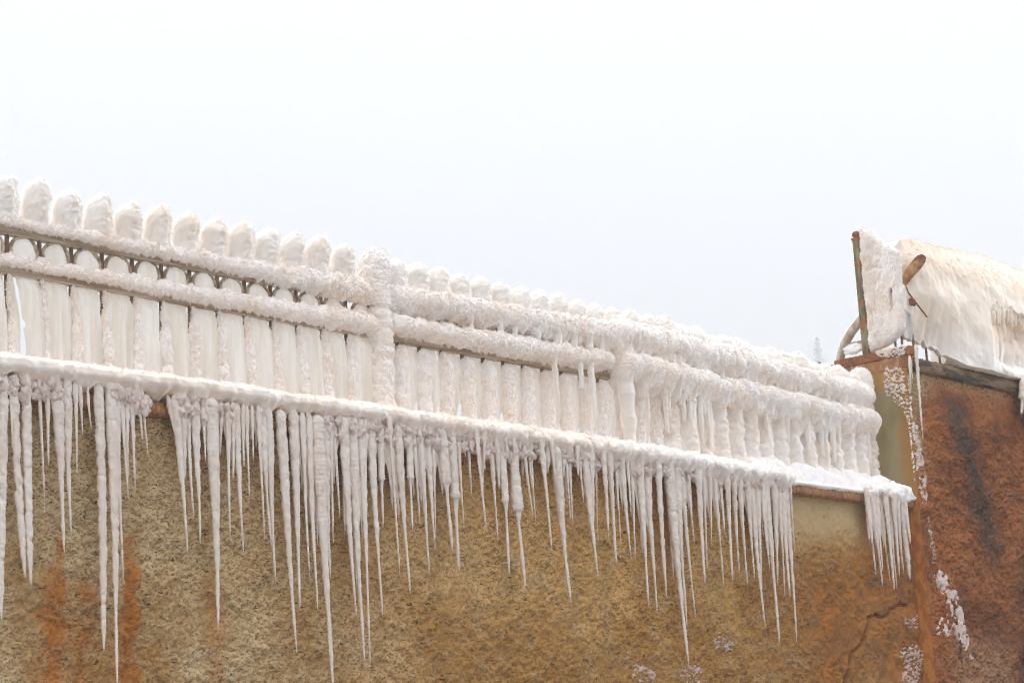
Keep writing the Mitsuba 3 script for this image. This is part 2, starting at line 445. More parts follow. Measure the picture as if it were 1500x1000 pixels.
def crack_depth(x, z, lines, width, depth):
    out = np.zeros(x.shape)
    for ln in lines:
        b = ln.bounds
        near = (x > b[0] - 0.1) & (x < b[2] + 0.1) & (z > b[1] - 0.1) & (z < b[3] + 0.1)
        wob = 0.014 * (noise(np.stack([x[near] * 45, 0 * x[near], z[near] * 45], -1), 5) - 0.5)
        wob2 = 0.014 * (noise(np.stack([x[near] * 45, 0 * x[near], z[near] * 45], -1), 6) - 0.5)
        d = shapely.distance(shapely.points(x[near] + wob, z[near] + wob2), ln)
        out[near] = np.maximum(out[near], depth * np.clip(1 - d / width, 0, 1) ** 0.5)
    return out


def wall_sheet(xs, zs, y0, cracks, smooth_fn):
    x, z = np.meshgrid(xs, zs, indexing="ij")
    V = np.stack([x, np.full_like(x, y0), z], -1)
    h = 1.2 * render_relief(V) * smooth_fn(x, z)
    rng = np.random.default_rng(4)
    n = int((xs[-1] - xs[0]) * 42)
    c = np.stack([rng.uniform(xs[0], xs[-1], n), rng.uniform(1.7, zs[-1], n)], -1)
    d, i = cKDTree(c).query(np.stack([x.ravel(), z.ravel()], -1))
    r = rng.uniform(0.004, 0.010, n)[i]
    h -= (0.014 * np.clip(1 - (d / r) ** 2, 0, 1)).reshape(x.shape)
    h -= crack_depth(x, z, cracks, 0.009, 0.10)
    V[..., 1] = y0 - h
    return V


xs = np.concatenate([np.linspace(-14, -0.4, 60), np.arange(-0.35, 5.99, 0.005)])
zs = np.concatenate([np.linspace(-0.05, 1.7, 24), np.arange(1.80, 2.975, 0.005)])
V = wall_sheet(xs, zs, 0.0, CRACKS, lambda x, z: 1 - 0.55 * np.clip((x - 4.4) / 0.3, 0, 1) * np.clip((z - 2.62) / 0.2, 0, 1))
put("retaining_wall__render_coat", (V.reshape(-1, 3), grid_faces(len(xs), len(zs))), "wall_bsdf", label="tan rough-cast render with orange rust runs")
put("retaining_wall__core", box(-14, 5.97, 0.025, 0.6, -0.1, 2.94), "wall_bsdf", False)


def coping_mesh(x0, x1, y0, y1, z0, z1, seed, wear=0.004):
    n = int((x1 - x0) / 0.012) + 2
    m = 24
    P = np.stack([np.linspace(x0, x1, n), np.full(n, (y0 + y1) / 2), np.full(n, (z0 + z1) / 2)], -1)
    th = np.arange(m) / m * 2 * math.pi
    sq = 1 / np.maximum(np.abs(np.cos(th)), np.abs(np.sin(th))) ** 0.9
    V, D = tube_points(P, (y1 - y0) / 2 * sq[None] * np.ones((n, 1)), (z1 - z0) / 2 * sq[None] * np.ones((n, 1)), m, (0, 1, 0), (0, 0, 1))
    V += D * (wear * (fbm(V * [45, 40, 60], 3, seed) - 0.5))[..., None]
    return tube_mesh(V)


put("retaining_wall__coping", coping_mesh(-14, 5.96, -0.06, 0.40, COPING_Z0, COPING_Z1, 2), "coping_bsdf", label="rusty brown coping edge, bare near the pier")

# ---------------------------------------------------------------- ice on the coping
XS = np.arange(-0.5, 4.70, 0.005)
m = 64
top = lerp(XS, [-0.5, 0.83, 1.68, 2.77, 3.56, 4.70], [3.100, 3.112, 3.106, 3.098, 3.09, 3.060])
bot = lerp(XS, [-0.5, 0.83, 1.68, 2.77, 3.56, 4.64, 4.70], [3.000, 3.016, 3.014, 3.004, 2.997, 2.965, 2.975])
P = np.stack([XS, np.full(len(XS), 0.03), (top + bot) / 2], -1)
th = np.arange(m) / m * 2 * math.pi
lip = (noise(np.stack([XS * 34, 0 * XS, 0 * XS], -1), 3) - 0.4) * 0.030 + (noise(np.stack([XS * 90, 0 * XS, 0 * XS], -1), 4) - 0.5) * 0.014
rz = ((top - bot) / 2)[:, None] * np.ones((1, m))
rz = np.where(np.sin(th)[None] < 0, rz + lip[:, None] * (np.sin(th)[None] < -0.55), rz)
V, D = tube_points(P, 0.135, rz, m, (0, -1, 0), (0, 0, 1))
rough = lerp(XS, [-0.5, 1.2, 2.6, 3.3, 4.7], [0.25, 0.25, 0.7, 1.0, 1.0])[:, None]
h = 0.020 * (fbm(V * [14, 20, 18], 3, 5) - 0.5) + 0.012 * (noise(V * [48, 12, 9], 9) - 0.5)
h = h + rough * (knobs(V, 0.034, 0.022, 7) + knobs(V, 0.014, 0.009, 8)) + (1 - rough) * np.where(np.sin(th)[None] > 0.2, knobs(V, 0.013, 0.006, 9), 0)
V = V + D * h[..., None]
sp = spikes(V, D, 12000, 0.010, 0.0032, 11, np.clip(D[..., 2] + 0.3, 0.02, 1) * (0.35 + rough))
put("ice_ledge__crust", join(tube_mesh(V), sp), "ledge_ice_bsdf", label="smooth pinkish ice roll along the wall top")
tag("ice_ledge", "long pinkish-white roll of ice lying along the wall coping under the railing", "ice ledge")

rng = np.random.default_rng(21)
nod = []
GAP = (0.585, 0.70)
while len(nod) < 1000:
    x, z = rng.uniform(-0.25, 4.62), rng.uniform(2.945, 3.018)
    if GAP[0] < x < GAP[1] and rng.uniform() < 0.93:
        continue
    if noise(np.array([x * 9, 0.0, 2.0]), 8) < 0.22:
        continue
    r = rng.uniform(0.006, 0.018)
    nod.append(blob((x, -0.066 - rng.uniform(0, 0.030), z), (r * rng.uniform(0.7, 1.1), r, r * rng.uniform(0.8, 1.7)), len(nod), 0.45, 2))
put("ice_ledge__nodules", join(*nod), "clear_ice_bsdf", kind="stuff", label="glassy brownish ice lumps crusted on the coping face")

# thin snow on the bare coping, a foot of snow under the railing, and the heap at the pier
xs = np.arange(4.66, 5.97, 0.006)
P = np.stack([xs, np.full(len(xs), 0.0), np.full(len(xs), 3.005)], -1)
V, D = tube_points(P, 0.066, 0.012 + 0.012 * noise(np.stack([xs * 20, 0 * xs, 0 * xs], -1), 3), 20, (0, -1, 0), (0, 0, 1))
V = V + D * knobs(V, 0.018, 0.007, 31)[..., None]
put("coping_snow", tube_mesh(V), "snow_bsdf", label="thin line of white snow on the bare rusty coping beside the pier", category="snow")
xs = np.arange(4.55, 5.80, 0.006)
P = np.stack([xs, np.full(len(xs), 0.15), np.full(len(xs), 3.065)], -1)
V, D = tube_points(P, 0.085, lerp(xs, [4.55, 4.75, 5.7, 5.8], [0.04, 0.066, 0.058, 0.035]), 56, (0, -1, 0), (0, 0, 1))
V = V + D * (knobs(V, 0.070, 0.036, 33) + knobs(V, 0.030, 0.014, 35) + knobs(V, 0.014, 0.006, 34) + 0.01 * noise(V * 20, 3))[..., None]
put("snow_bank", tube_mesh(V), "snow_bsdf", label="rounded snow bank along the railing foot above the bare coping", category="snow bank")
heap = []
for i, (x, y, z, r) in enumerate([(5.50, -0.045, 3.00, 0.055), (5.58, -0.05, 3.02, 0.06), (5.66, -0.055, 3.015, 0.06), (5.75, -0.055, 3.02, 0.06), (5.83, -0.055, 3.02, 0.052), (5.885, -0.05, 3.02, 0.045), (5.62, 0.05, 3.04, 0.08), (5.78, 0.06, 3.04, 0.08), (5.9, 0.05, 3.03, 0.06), (5.70, 0.0, 3.05, 0.07)]):
    v, f = blob((0, 0, 0), (1, 1, 1), i, 0.3, 3)
    n = v / np.linalg.norm(v, axis=1, keepdims=True)
    v = v * np.array([r * 1.1, r * 0.9, r * 0.95])
    v = v + n * (knobs(v, 0.020, 0.010, 40 + i))[:, None]
    heap.append((v + [x, y, z], f))
put("corner_ice_heap", join(*heap), "snow_bsdf", label="knobbly heap of white ice on the coping end touching the pier", category="ice heap")

# ---------------------------------------------------------------- icicles: root x, z, tip x, z (m), root radius (mm), form
ICICLES = """-0.036 2.963 -0.03 2.175 14.2 b
-0.008 2.939 -0.004 2.767 5.9 s
0.005 2.955 0.052 2.322 14.2 b
0.054 2.978 0.084 2.296 15.5 b
0.11 2.989 0.138 2.549 7.2 s
0.144 2.953 0.151 2.715 8.4 s
0.183 2.96 0.223 2.41 19.3 s
0.226 2.992 0.243 2.478 15.8 s
0.26 2.983 0.264 2.695 8.5 s
0.284 2.959 0.295 2.836 7.3 s
0.316 2.957 0.321 2.86 4.9 s
0.36 2.962 0.393 2.076 14.8 b
0.41 2.995 0.441 1.941 19.8 s
0.434 2.985 0.461 2.314 11.2 s
0.458 2.972 0.475 2.617 8.7 s
0.482 2.975 0.489 2.678 10.0 s
0.503 2.992 0.519 2.665 10.0 s
0.534 2.965 0.542 2.841 6.3 s
0.552 2.964 0.566 2.79 6.3 s
0.679 2.959 0.694 2.878 7.6 s
0.701 2.962 0.745 2.435 15.3 s
0.736 2.965 0.745 2.718 15.4 s
0.762 2.963 0.778 2.569 10.3 s
0.794 2.961 0.805 2.473 15.5 s
0.832 2.959 0.836 2.787 7.8 s
0.865 2.968 0.895 2.157 23.4 s
0.894 2.96 0.903 2.569 11.7 s
0.921 2.963 0.921 2.82 9.1 s
0.947 2.96 0.951 2.496 10.5 s
0.971 2.963 0.972 2.73 9.2 s
0.994 2.965 1.012 2.448 13.1 s
1.021 2.962 1.017 2.781 7.9 s
1.038 2.959 1.037 2.656 7.9 s
1.065 2.961 1.064 2.806 6.6 s
1.095 2.962 1.104 2.51 9.3 s
1.119 2.961 1.141 2.485 14.6 s
1.154 2.965 1.178 2.337 16.0 s
1.216 2.96 1.27 2.078 18.8 s
1.28 2.971 1.299 2.246 18.9 s
1.322 2.959 1.335 2.364 10.8 s
1.355 2.962 1.366 2.243 13.6 s
1.398 2.955 1.436 1.937 27.3 s
1.445 2.949 1.449 2.368 16.5 s
1.477 2.946 1.472 2.51 8.3 s
1.496 2.953 1.509 2.616 9.6 s
1.541 2.963 1.574 2.226 19.4 s
1.597 2.974 1.617 2.03 22.3 s
1.639 2.967 1.658 2.028 14.0 s
1.661 2.963 1.656 2.67 11.2 s
1.699 2.961 1.719 2.23 16.9 s
1.749 2.96 1.751 2.592 14.1 f
1.778 3.005 1.792 2.803 8.5 d
1.811 2.957 1.831 2.399 9.9 s
1.847 2.96 1.885 2.323 17.1 s
1.878 2.949 1.877 2.784 5.7 s
1.91 2.96 1.915 2.587 15.7 f
1.937 2.951 1.956 2.615 8.6 s
1.978 2.964 2.016 2.407 13.0 s
2.027 2.968 2.046 2.514 13.0 s
2.056 2.971 2.057 2.563 7.3 s
2.109 2.972 2.136 2.512 21.9 f
2.168 2.981 2.188 2.425 20.5 f
2.209 2.976 2.221 2.619 10.3 s
2.235 2.987 2.235 2.921 4.4 s
2.272 2.972 2.289 2.762 7.4 s
2.296 3.022 2.32 2.601 10.4 d
2.353 2.964 2.34 2.762 10.4 f
2.348 3.026 2.343 2.888 11.9 d
2.403 3.002 2.43 2.574 12.0 s
2.444 2.972 2.454 2.8 12.0 s
2.484 2.976 2.498 2.426 18.1 f
2.487 3.024 2.487 2.96 7.5 d
2.558 2.964 2.587 2.375 24.2 f
2.536 3.019 2.539 2.937 9.1 d
2.622 2.969 2.65 2.68 9.1 s
2.654 2.981 2.669 2.819 6.1 s
2.675 2.962 2.68 2.67 7.7 s
2.715 3.011 2.743 2.542 13.8 d
2.78 2.955 2.778 2.895 12.3 s
2.787 3.008 2.8 2.859 9.3 d
2.836 2.96 2.881 2.315 23.3 s
2.888 2.964 2.896 2.883 14.0 s
2.911 2.95 2.913 2.69 6.2 s
2.934 2.977 2.944 2.67 9.4 s
2.963 3.008 2.968 2.894 11.0 d
3.002 2.957 3.012 2.775 7.9 s
3.042 2.977 3.069 2.439 18.9 s
3.07 2.963 3.073 2.665 6.3 s
3.066 3.026 3.069 2.687 14.2 d
3.129 2.968 3.116 2.604 6.4 s
3.148 3.017 3.151 2.625 14.3 d
3.199 3.028 3.218 2.496 17.6 d
3.271 2.98 3.267 2.593 8.0 s
3.309 2.983 3.326 2.53 12.9 s
3.349 3.002 3.346 2.735 8.1 s
3.383 2.989 3.384 2.531 11.4 s
3.435 2.944 3.433 2.315 17.9 s
3.437 2.986 3.428 2.789 9.8 d
3.497 2.939 3.499 2.282 14.7 s
3.503 2.992 3.5 2.889 6.5 d
3.562 3.007 3.569 2.362 18.1 d
3.661 2.971 3.698 2.044 24.9 s
3.723 2.956 3.729 2.226 21.6 s
3.77 2.96 3.809 2.273 15.0 s
3.824 2.937 3.833 2.631 13.4 s
3.869 2.991 3.866 2.437 20.2 d
3.936 2.949 3.924 2.512 10.2 s
3.993 2.963 3.965 2.628 10.2 s
4.033 2.966 4.048 2.436 13.6 s
4.082 2.97 4.079 2.692 10.3 s
4.11 2.983 4.106 2.446 15.4 d
4.189 2.978 4.175 2.499 13.8 s
4.243 2.997 4.237 2.443 13.9 s
4.302 3.001 4.293 2.469 13.9 s
4.341 2.979 4.368 2.235 17.5 s
4.401 2.984 4.391 2.414 14.0 s
4.431 2.986 4.43 2.526 14.1 s
4.459 2.974 4.498 2.146 22.9 s
4.545 2.981 4.529 2.46 19.5 s
4.588 2.984 4.569 2.402 12.4 s
4.621 3.001 4.608 2.396 23.2 s
4.657 2.989 4.646 2.167 16.1 s
4.686 2.977 4.687 2.629 7.2 s
5.43 2.963 5.455 2.542 15.1 s
5.486 2.967 5.514 2.481 17.0 s
5.522 2.969 5.503 2.567 15.2 s
5.571 2.973 5.584 2.506 13.3 s
5.575 2.977 5.578 2.458 17.1 d
5.657 2.979 5.641 2.47 13.4 s
5.651 2.967 5.662 2.54 17.2 d
5.735 2.976 5.736 2.565 15.4 s
5.779 2.979 5.814 2.533 19.3 b
5.787 2.969 5.796 2.729 15.4 d"""


def icicle_mesh(x0, z0, x1, z1, r, form, seed):
    rng = np.random.default_rng(seed)
    L = z0 - z1
    lead = 0.066 if form != "d" else 0.045
    n = int(np.clip((L + lead) / 0.0055, 14, 190))
    m = 14 if r > 0.006 else 9
    s = np.linspace(-lead / L, 1, n)
    t = np.clip(s, 0, 1)
    y = (-0.074 if form != "d" else -0.098) - rng.uniform(0, 0.012)
    bend = 0.004 * L / 0.4 * np.sin(t * rng.uniform(2, 4) + rng.uniform(0, 6)) * t
    P = np.stack([x0 + (x1 - x0) * s + bend, np.full(n, y) - 0.01 * t * rng.uniform(-1, 1), z0 - L * s], -1)
    long = L > 0.28
    core = 0.21 if long else 0.26
    prof = core + (1 - core) * (1 - t) ** rng.uniform(1.3, 2.1)
    if form == "s" and r > 0.011:
        prof = core + (1 - core) * (1 - np.clip((t - 0.10) / rng.uniform(0.5, 0.7), 0, 1) ** 1.1)
    if form == "f":
        cut = rng.uniform(0.36, 0.5)
        prof = np.where(t < cut, 0.85 + 0.15 * t / cut, 0.24 + 0.5 * np.exp(-(t - cut) / 0.05))
    if form == "b":
        prof = 0.48 + 0.52 * (1 - t) ** 1.4
    prof = prof * (1 - t**6) ** 0.6 * (1.18 + 0.25 * np.clip(-s * L / lead, 0, 1))
    prof = prof * np.sqrt(np.clip(1 - np.clip(-s * L / lead, 0, 1) ** 3, 0.03, 1))
    if form == "d":
        prof = prof * (1 + 0.6 * np.clip(1 - (s + lead / L) / 0.12, 0, 1) ** 2)
    rib = 1 + 0.055 * np.sin(2 * math.pi * (s * L) / 0.017 + 3 * noise(np.stack([s * L * 30, 0 * s, 0 * s + seed], -1), 1)) + 0.22 * (noise(np.stack([s * L * 22, 0 * s + seed, 0 * s], -1), 2) - 0.5)
    rad = np.maximum(r * prof * rib, 0.0007)
    V, D = tube_points(P, rad, rad * rng.uniform(0.75, 0.95), m, (1, 0, 0), (0, 1, 0))
    V = V + D * (np.minimum(rad, 0.012)[:, None] * 0.55 * (noise(V * [130, 130, 40], seed % 50) - 0.5))[..., None]
    bead = np.clip((t - 0.55) / 0.3, 0, 1) if form != "b" else 0.35 + 0.65 * t
    amp = np.minimum(rad, 0.009) * (0.25 + 0.65 * bead)
    V = V + D * (knobs(V, 0.013, 1.0, seed, (1, 1, 1.1)) * amp[:, None])[..., None]
    mesh = tube_mesh(V)
    if r > 0.008 and long:
        mesh = join(mesh, spikes(V, D, int(60 * L / 0.4 * (3 if form == "b" else 1)), 0.004, 0.0016, seed, (0.03 + bead)[:, None] * np.ones((1, m))))
    return mesh


def web(xa, za, xb, zb, drop, seed):
    """The ice that fuses two neighbouring icicles near their roots, ending in a narrow V."""
    nz, nu = 26, 9
    t, q = np.meshgrid(np.linspace(0, 1, nz), np.linspace(0, 1, nu), indexing="ij")
    rng = np.random.default_rng(seed)
    v0 = rng.uniform(0.25, 0.75)
    zt = za + (zb - za) * q + 0.05
    x = xa + (xb - xa) * q + 0.10 * (xb - xa) * t * 0
    tip = 1 - 0.55 * (1 - np.abs(q - v0) / max(v0, 1 - v0)) ** 1.0
    z = zt - (drop + 0.05) * t * tip
    y = -0.070 - 0.004 * np.sin(2 * math.pi * (z / 0.017)) * 0.4 + 0.006 * (noise(np.stack([x * 60, 0 * x + seed, z * 8], -1), 3) - 0.5)
    th = 0.006 * np.minimum(1, (1 - t) * 6 + 0.06)
    F, B = np.stack([x, y - th, z], -1), np.stack([x, y + th, z], -1)
    f = grid_faces(nz, nu)
    a = nz * nu
    edge = np.concatenate([np.arange(nu), np.arange(1, nz) * nu + nu - 1, (nz - 1) * nu + np.arange(nu - 2, -1, -1), np.arange(nz - 2, 0, -1) * nu])
    nx = np.roll(edge, -1)
    v = np.vstack([F.reshape(-1, 3), B.reshape(-1, 3)])
    f = np.vstack([f, f[:, ::-1] + a, np.stack([edge, edge + a, nx + a], -1), np.stack([edge, nx + a, nx], -1)])
    return v, (f if trimesh.Trimesh(v, f, process=False).volume > 0 else f[:, ::-1])


rows = []
for ln in ICICLES.split("\n"):
    a = ln.split()
    rows.append([float(q) for q in a[:4]] + [float(a[4]) / 1000, a[5]])
rows.sort(key=lambda q: q[0])
ORD = ["", "first", "second", "third", "fourth", "fifth", "sixth", "seventh", "eighth", "ninth", "tenth", "eleventh", "twelfth"]


def nearest_row(x0, length_min):
    return min((abs(q[0] - x0), i) for i, q in enumerate(rows) if q[1] - q[3] > length_min)[1]


ANCHORS = [(nearest_row(0.398, 0.9), "longest icicle at the left", "very long thick icicle running out of the picture's bottom edge at the left"),
           (nearest_row(0.861, 0.7), "tall icicle just past the gap", "tall thick icicle just right of the bare gap in the icicle row"),
           (nearest_row(1.424, 0.9), "icicle reaching the bottom edge", "very long icicle reaching the picture's bottom edge left of centre"),
           (nearest_row(1.862, 0.6), "tallest icicle under the left post", "tallest white icicle under the thick iced post left of centre"),
           (nearest_row(2.58, 0.5), "fat-topped long icicle at mid-wall", "long icicle at mid-wall with a thick top half and thin lower half"),
           (nearest_row(2.87, 0.55), "long icicle between the posts", "long smooth icicle whose tip hangs lowest between the two iced posts"),
           (nearest_row(3.27, 0.45), "icicle under the ice column", "icicle right under the thick ice column of the railing"),
           (nearest_row(3.73, 0.7), "longest icicle at the right", "longest icicle in the right half, thick at its root"),
           (nearest_row(4.70, 0.5), "end of the icicle row", "long icicle closing the row before the bare rusty coping")]
CORNER = [i for i, q in enumerate(rows) if q[0] > 5.2]


def icicle_label(i):
    x0, z0, x1, z1, r, form = rows[i]
    ln = z0 - z1
    size = "tiny" if ln < 0.12 else "short" if ln < 0.26 else "medium" if ln < 0.45 else "long"
    look = {"b": "beaded", "f": "fat-topped", "d": "front"}.get(form) or ("slender" if r < 0.012 else "thick")
    if i in CORNER:
        k, n = CORNER.index(i), len(CORNER)
        where = ORD[k + 1] + " from the left" if k < n // 2 else ("rightmost" if k == n - 1 else ORD[n - k] + " from the right")
        return f"{size} {look} icicle, {where} in the clump beside the pier"
    for k, _, text in ANCHORS:
        if i == k:
            return text
    if i < 6:
        return f"{size} {look} icicle, {ORD[i + 1]} from the picture's left edge"
    d, k, name = min((abs(i - k), k, nm) for k, nm, _ in ANCHORS)
    side = "right" if i > k else "left"
    if name.startswith("end"):
        return f"{size} {look} icicle, {ORD[d + 1] if i < k else 'very last'} from the {name} at the bare coping"
    return f"{size} {look} icicle, {ORD[d]} one to the {side} of the {name}"


for i, (x0, z0, x1, z1, r, form) in enumerate(rows):
    mesh = icicle_mesh(x0, z0, x1, z1, 0.92 * r, form, 1000 + i)
    nxt = next((q for q in rows[i + 1:] if q[5] != "d"), None)
    if form != "d" and nxt is not None and 0.8 < x0 and nxt[0] - x0 < 0.062 and min(z0 - z1, nxt[1] - nxt[3]) > 0.14:
        mesh = join(mesh, web(x0, z0, nxt[0], nxt[1], min(z0 - z1, nxt[1] - nxt[3]) * np.random.default_rng(i).uniform(0.35, 0.75), 3000 + i))
    put(numbered("icicle", i), mesh, "icicle_bsdf", label=icicle_label(i), category="icicle", group="icicles hanging from the wall coping")

# ---------------------------------------------------------------- the iced railing on the wall
RY = 0.17
POSTS = [-0.02, 1.984, 3.99, 5.862]
BARS = [0.13 + 0.1395 * k for k in range(13)] + [2.105 + 0.1365 * k for k in range(14)] + [4.112 + 0.1340 * k for k in range(13)]
tag("iced_railing", "ornamental metal railing buried in rime ice on the wall, ring band between its two rails", "railing")


def rime_column(x, y, z0, z1, ra, rb, seed, rough, dx=0.0, fuzz=1500, slope=0.0, fade=0.12, big=0.016):
    """A coat of rime round an upright, thinning out over the top fade of its height."""
    n = int((z1 - z0) / 0.0038)
    m = 52
    z = np.linspace(z0, z1, n)
    t = (z - z0) / (z1 - z0)
    e = np.sqrt(np.clip((1 - t) / fade, 0, 1)) * np.clip(0.5 + t / 0.03, 0, 1)
    e = np.maximum(e, 0.02)
    P = np.stack([np.full(n, x) + dx * e + slope * (z1 - z) + 0.008 * (noise(np.stack([z * 14, 0 * z + seed, 0 * z], -1), 6) - 0.5), np.full(n, y - 0.004), z], -1)
    wav = 1 + 22 * big * (fbm(np.stack([z * 11, 0 * z + seed, 0 * z], -1), 2, seed % 40) - 0.5)
    V, D = tube_points(P, ra * e * wav, rb * e * wav, m, (1, 0, 0), (0, 1, 0))
    k = knobs(V, 0.034, big, seed, (1, 1, 0.75)) + knobs(V, 0.0150, 0.0085, seed + 1)
    V = V + D * (k * rough * (0.15 + 0.85 * e)[:, None] + 0.010 * (fbm(V * 28, 2, seed % 30) - 0.5) * e[:, None])[..., None]
    return join(tube_mesh(V), spikes(V, D, fuzz, 0.009, 0.0030, seed + 2))


def rime_cap(x, y, z0, z1, ra, rb, seed, rough_left, fuzz=1100):
    """The bullet-shaped ice on the tip of a picket."""
    m = 64
    zc = z1 - 1.45 * ra
    n1, n2 = max(6, int((zc - z0) / 0.0042)), 22
    a = np.linspace(0, math.pi / 2, n2 + 1)[1:]
    z = np.concatenate([np.linspace(z0, zc, n1), zc + (z1 - zc) * np.sin(a)])
    e = np.concatenate([np.ones(n1), np.maximum(np.cos(a), 0.02)])
    q = (z - z0) / (z1 - z0)
    e = e * (0.90 + 0.10 * np.clip(q / 0.4, 0, 1)) * (1 + 0.10 * (noise(np.stack([z * 12, 0 * z + seed, 0 * z], -1), 5) - 0.5))
    P = np.stack([x + 0.010 * q * q, np.full(len(z), y), z], -1)
    V, D = tube_points(P, ra * e, rb * e, m, (1, 0, 0), (0, 1, 0))
    N3 = vnormals(V, D)
    N3[-1] = [0, 0, 1]
    right = np.clip(0.25 + 1.6 * (D[..., 0] - 0.35 * D[..., 1]), 0, 1)
    rough = rough_left + (1 - rough_left) * right
    dens = np.repeat((e * np.linalg.norm(np.gradient(np.stack([z, ra * e], -1), axis=0), axis=1))[:, None] + 1e-6, m, 1)
    h = rough * (knobs(V, 0.026, 0.010, seed, w=dens) + knobs(V, 0.013, 0.007, seed + 1, w=dens)) + (0.008 + 0.006 * rough_left) * (fbm(V * 14, 2, seed % 30) - 0.5) + knobs(V, 0.010, 0.0028, seed + 4, w=dens)
    # a seam of frost down the right of the front
    ang = np.arctan2(-D[..., 1], D[..., 0])
    seam = np.exp(-(((ang - 0.95 - 0.35 * (noise(V * 30, seed % 20) - 0.5)) / 0.2) ** 2)) * (np.clip(q / 0.2, 0, 1) * np.clip((0.85 - q) / 0.2, 0, 1))[:, None]
    h = h - 0.013 * seam * noise(V * 50, 3)
    h[-1] = h[-2].mean()
    V = V + N3 * h[..., None]
    return join(tube_mesh(V), spikes(V, N3, fuzz, 0.008, 0.0028, seed + 2, (0.15 + rough) * dens))


def slab(u0, u1, z0, z1, y0, cut, seed, thick=0.012):
    """A curtain of clear-to-white ice filling one bay, about thick each way, with vertical flow folds; cut(t) is the width missing on its right at t = 0 (bottom) to 1."""
    nz, nu = 46, 30
    t, s = np.meshgrid(np.linspace(0, 1, nz), np.linspace(0, 1, nu), indexing="ij")
    right = u1 - cut(t)
    left = u0(t) if callable(u0) else u0
    x = left + (right - left) * s
    z = z0 + (z1 - z0) * t
    q = np.stack([x, 0 * x + seed, z], -1)
    y = y0 - 0.030 * np.abs(fbm(q * [30, 1, 1.6], 2, 3) - 0.5) * 2 - 0.016 * noise(q * [85, 1, 2.2], 5) - 0.016 * np.sin(math.pi * s) + 0.004 * (fbm(q * 40, 2, 6) - 0.5)
    y = y0 + (y - y0) * np.clip((1.0 - t) / 0.12, 0, 1)
    th = thick * (0.5 + noise(q * [30, 1, 4], 9)) * np.minimum(1, np.minimum(s, 1 - s) * 9 + 0.12)
    F, B = np.stack([x, y - th, z], -1), np.stack([x, y + th, z], -1)
    f = grid_faces(nz, nu)
    a = nz * nu
    edge = np.concatenate([np.arange(nu), np.arange(1, nz) * nu + nu - 1, (nz - 1) * nu + np.arange(nu - 2, -1, -1), np.arange(nz - 2, 0, -1) * nu])
    nx = np.roll(edge, -1)
    v = np.vstack([F.reshape(-1, 3), B.reshape(-1, 3)])
    f = np.vstack([f, f[:, ::-1] + a, np.stack([edge, edge + a, nx + a], -1), np.stack([edge, nx + a, nx], -1)])
    mesh = trimesh.Trimesh(v, f, process=False)
    return v, (f if mesh.volume > 0 else f[:, ::-1])


def ring_mesh(c, R, r, n=36, m=8):
    a = np.arange(n) / n * 2 * math.pi
    b = np.arange(m) / m * 2 * math.pi
    rr = R + r * np.cos(b)[None]
    V = np.stack([c[0] + np.cos(a)[:, None] * rr, c[1] + np.broadcast_to(1.5 * r * np.sin(b)[None], (n, m)), c[2] + np.sin(a)[:, None] * rr], -1)
    v = V.reshape(-1, 3)
    i, j = np.meshgrid(np.arange(n), np.arange(m), indexing="ij")
    i2, j2 = (i + 1) % n, (j + 1) % m
    q = np.stack([i * m + j, i2 * m + j, i2 * m + j2, i * m + j2], -1).reshape(-1, 4)
    f = np.vstack([q[:, [0, 1, 2]], q[:, [0, 2, 3]]])
    return v, (f if trimesh.Trimesh(v, f, process=False).volume > 0 else f[:, ::-1])


ends = [(-0.45, 1.95), (2.02, 3.95), (4.03, 5.86)]
for k, x in enumerate(POSTS):
    key = numbered("iced_railing__post", k)
    put(key, box(x - 0.02, x + 0.02, RY - 0.02, RY + 0.02, 2.99, 3.80, 0.003), "bar_bsdf", False)
    if k == 0:
        continue
    big = [0, 1.0, 1.05, 0.95][k]
    put(key + "__rime_coat", join(rime_column(x, RY - 0.01, 3.04, 3.70, 0.036 * big, 0.040 * big, 300 + k, 1.15, fuzz=3500), *([rime_cap(x - 0.012, RY - 0.005, 3.60, [0, 3.855, 3.835, 3.785][k], [0, 0.060, 0.064, 0.050][k], 0.07, 320 + k, 0.85, 1500)])), "frost_bsdf")
# rails
for k, (a, b) in enumerate(ends):
    for nm, z0, z1 in (("lower_rail", 3.455, 3.492), ("upper_rail", 3.605, 3.640)):
        key = numbered("iced_railing__" + nm, k)
        put(key, box(a, b, RY - 0.022, RY + 0.018, z0, z1, 0.004), "rail_bsdf", False)


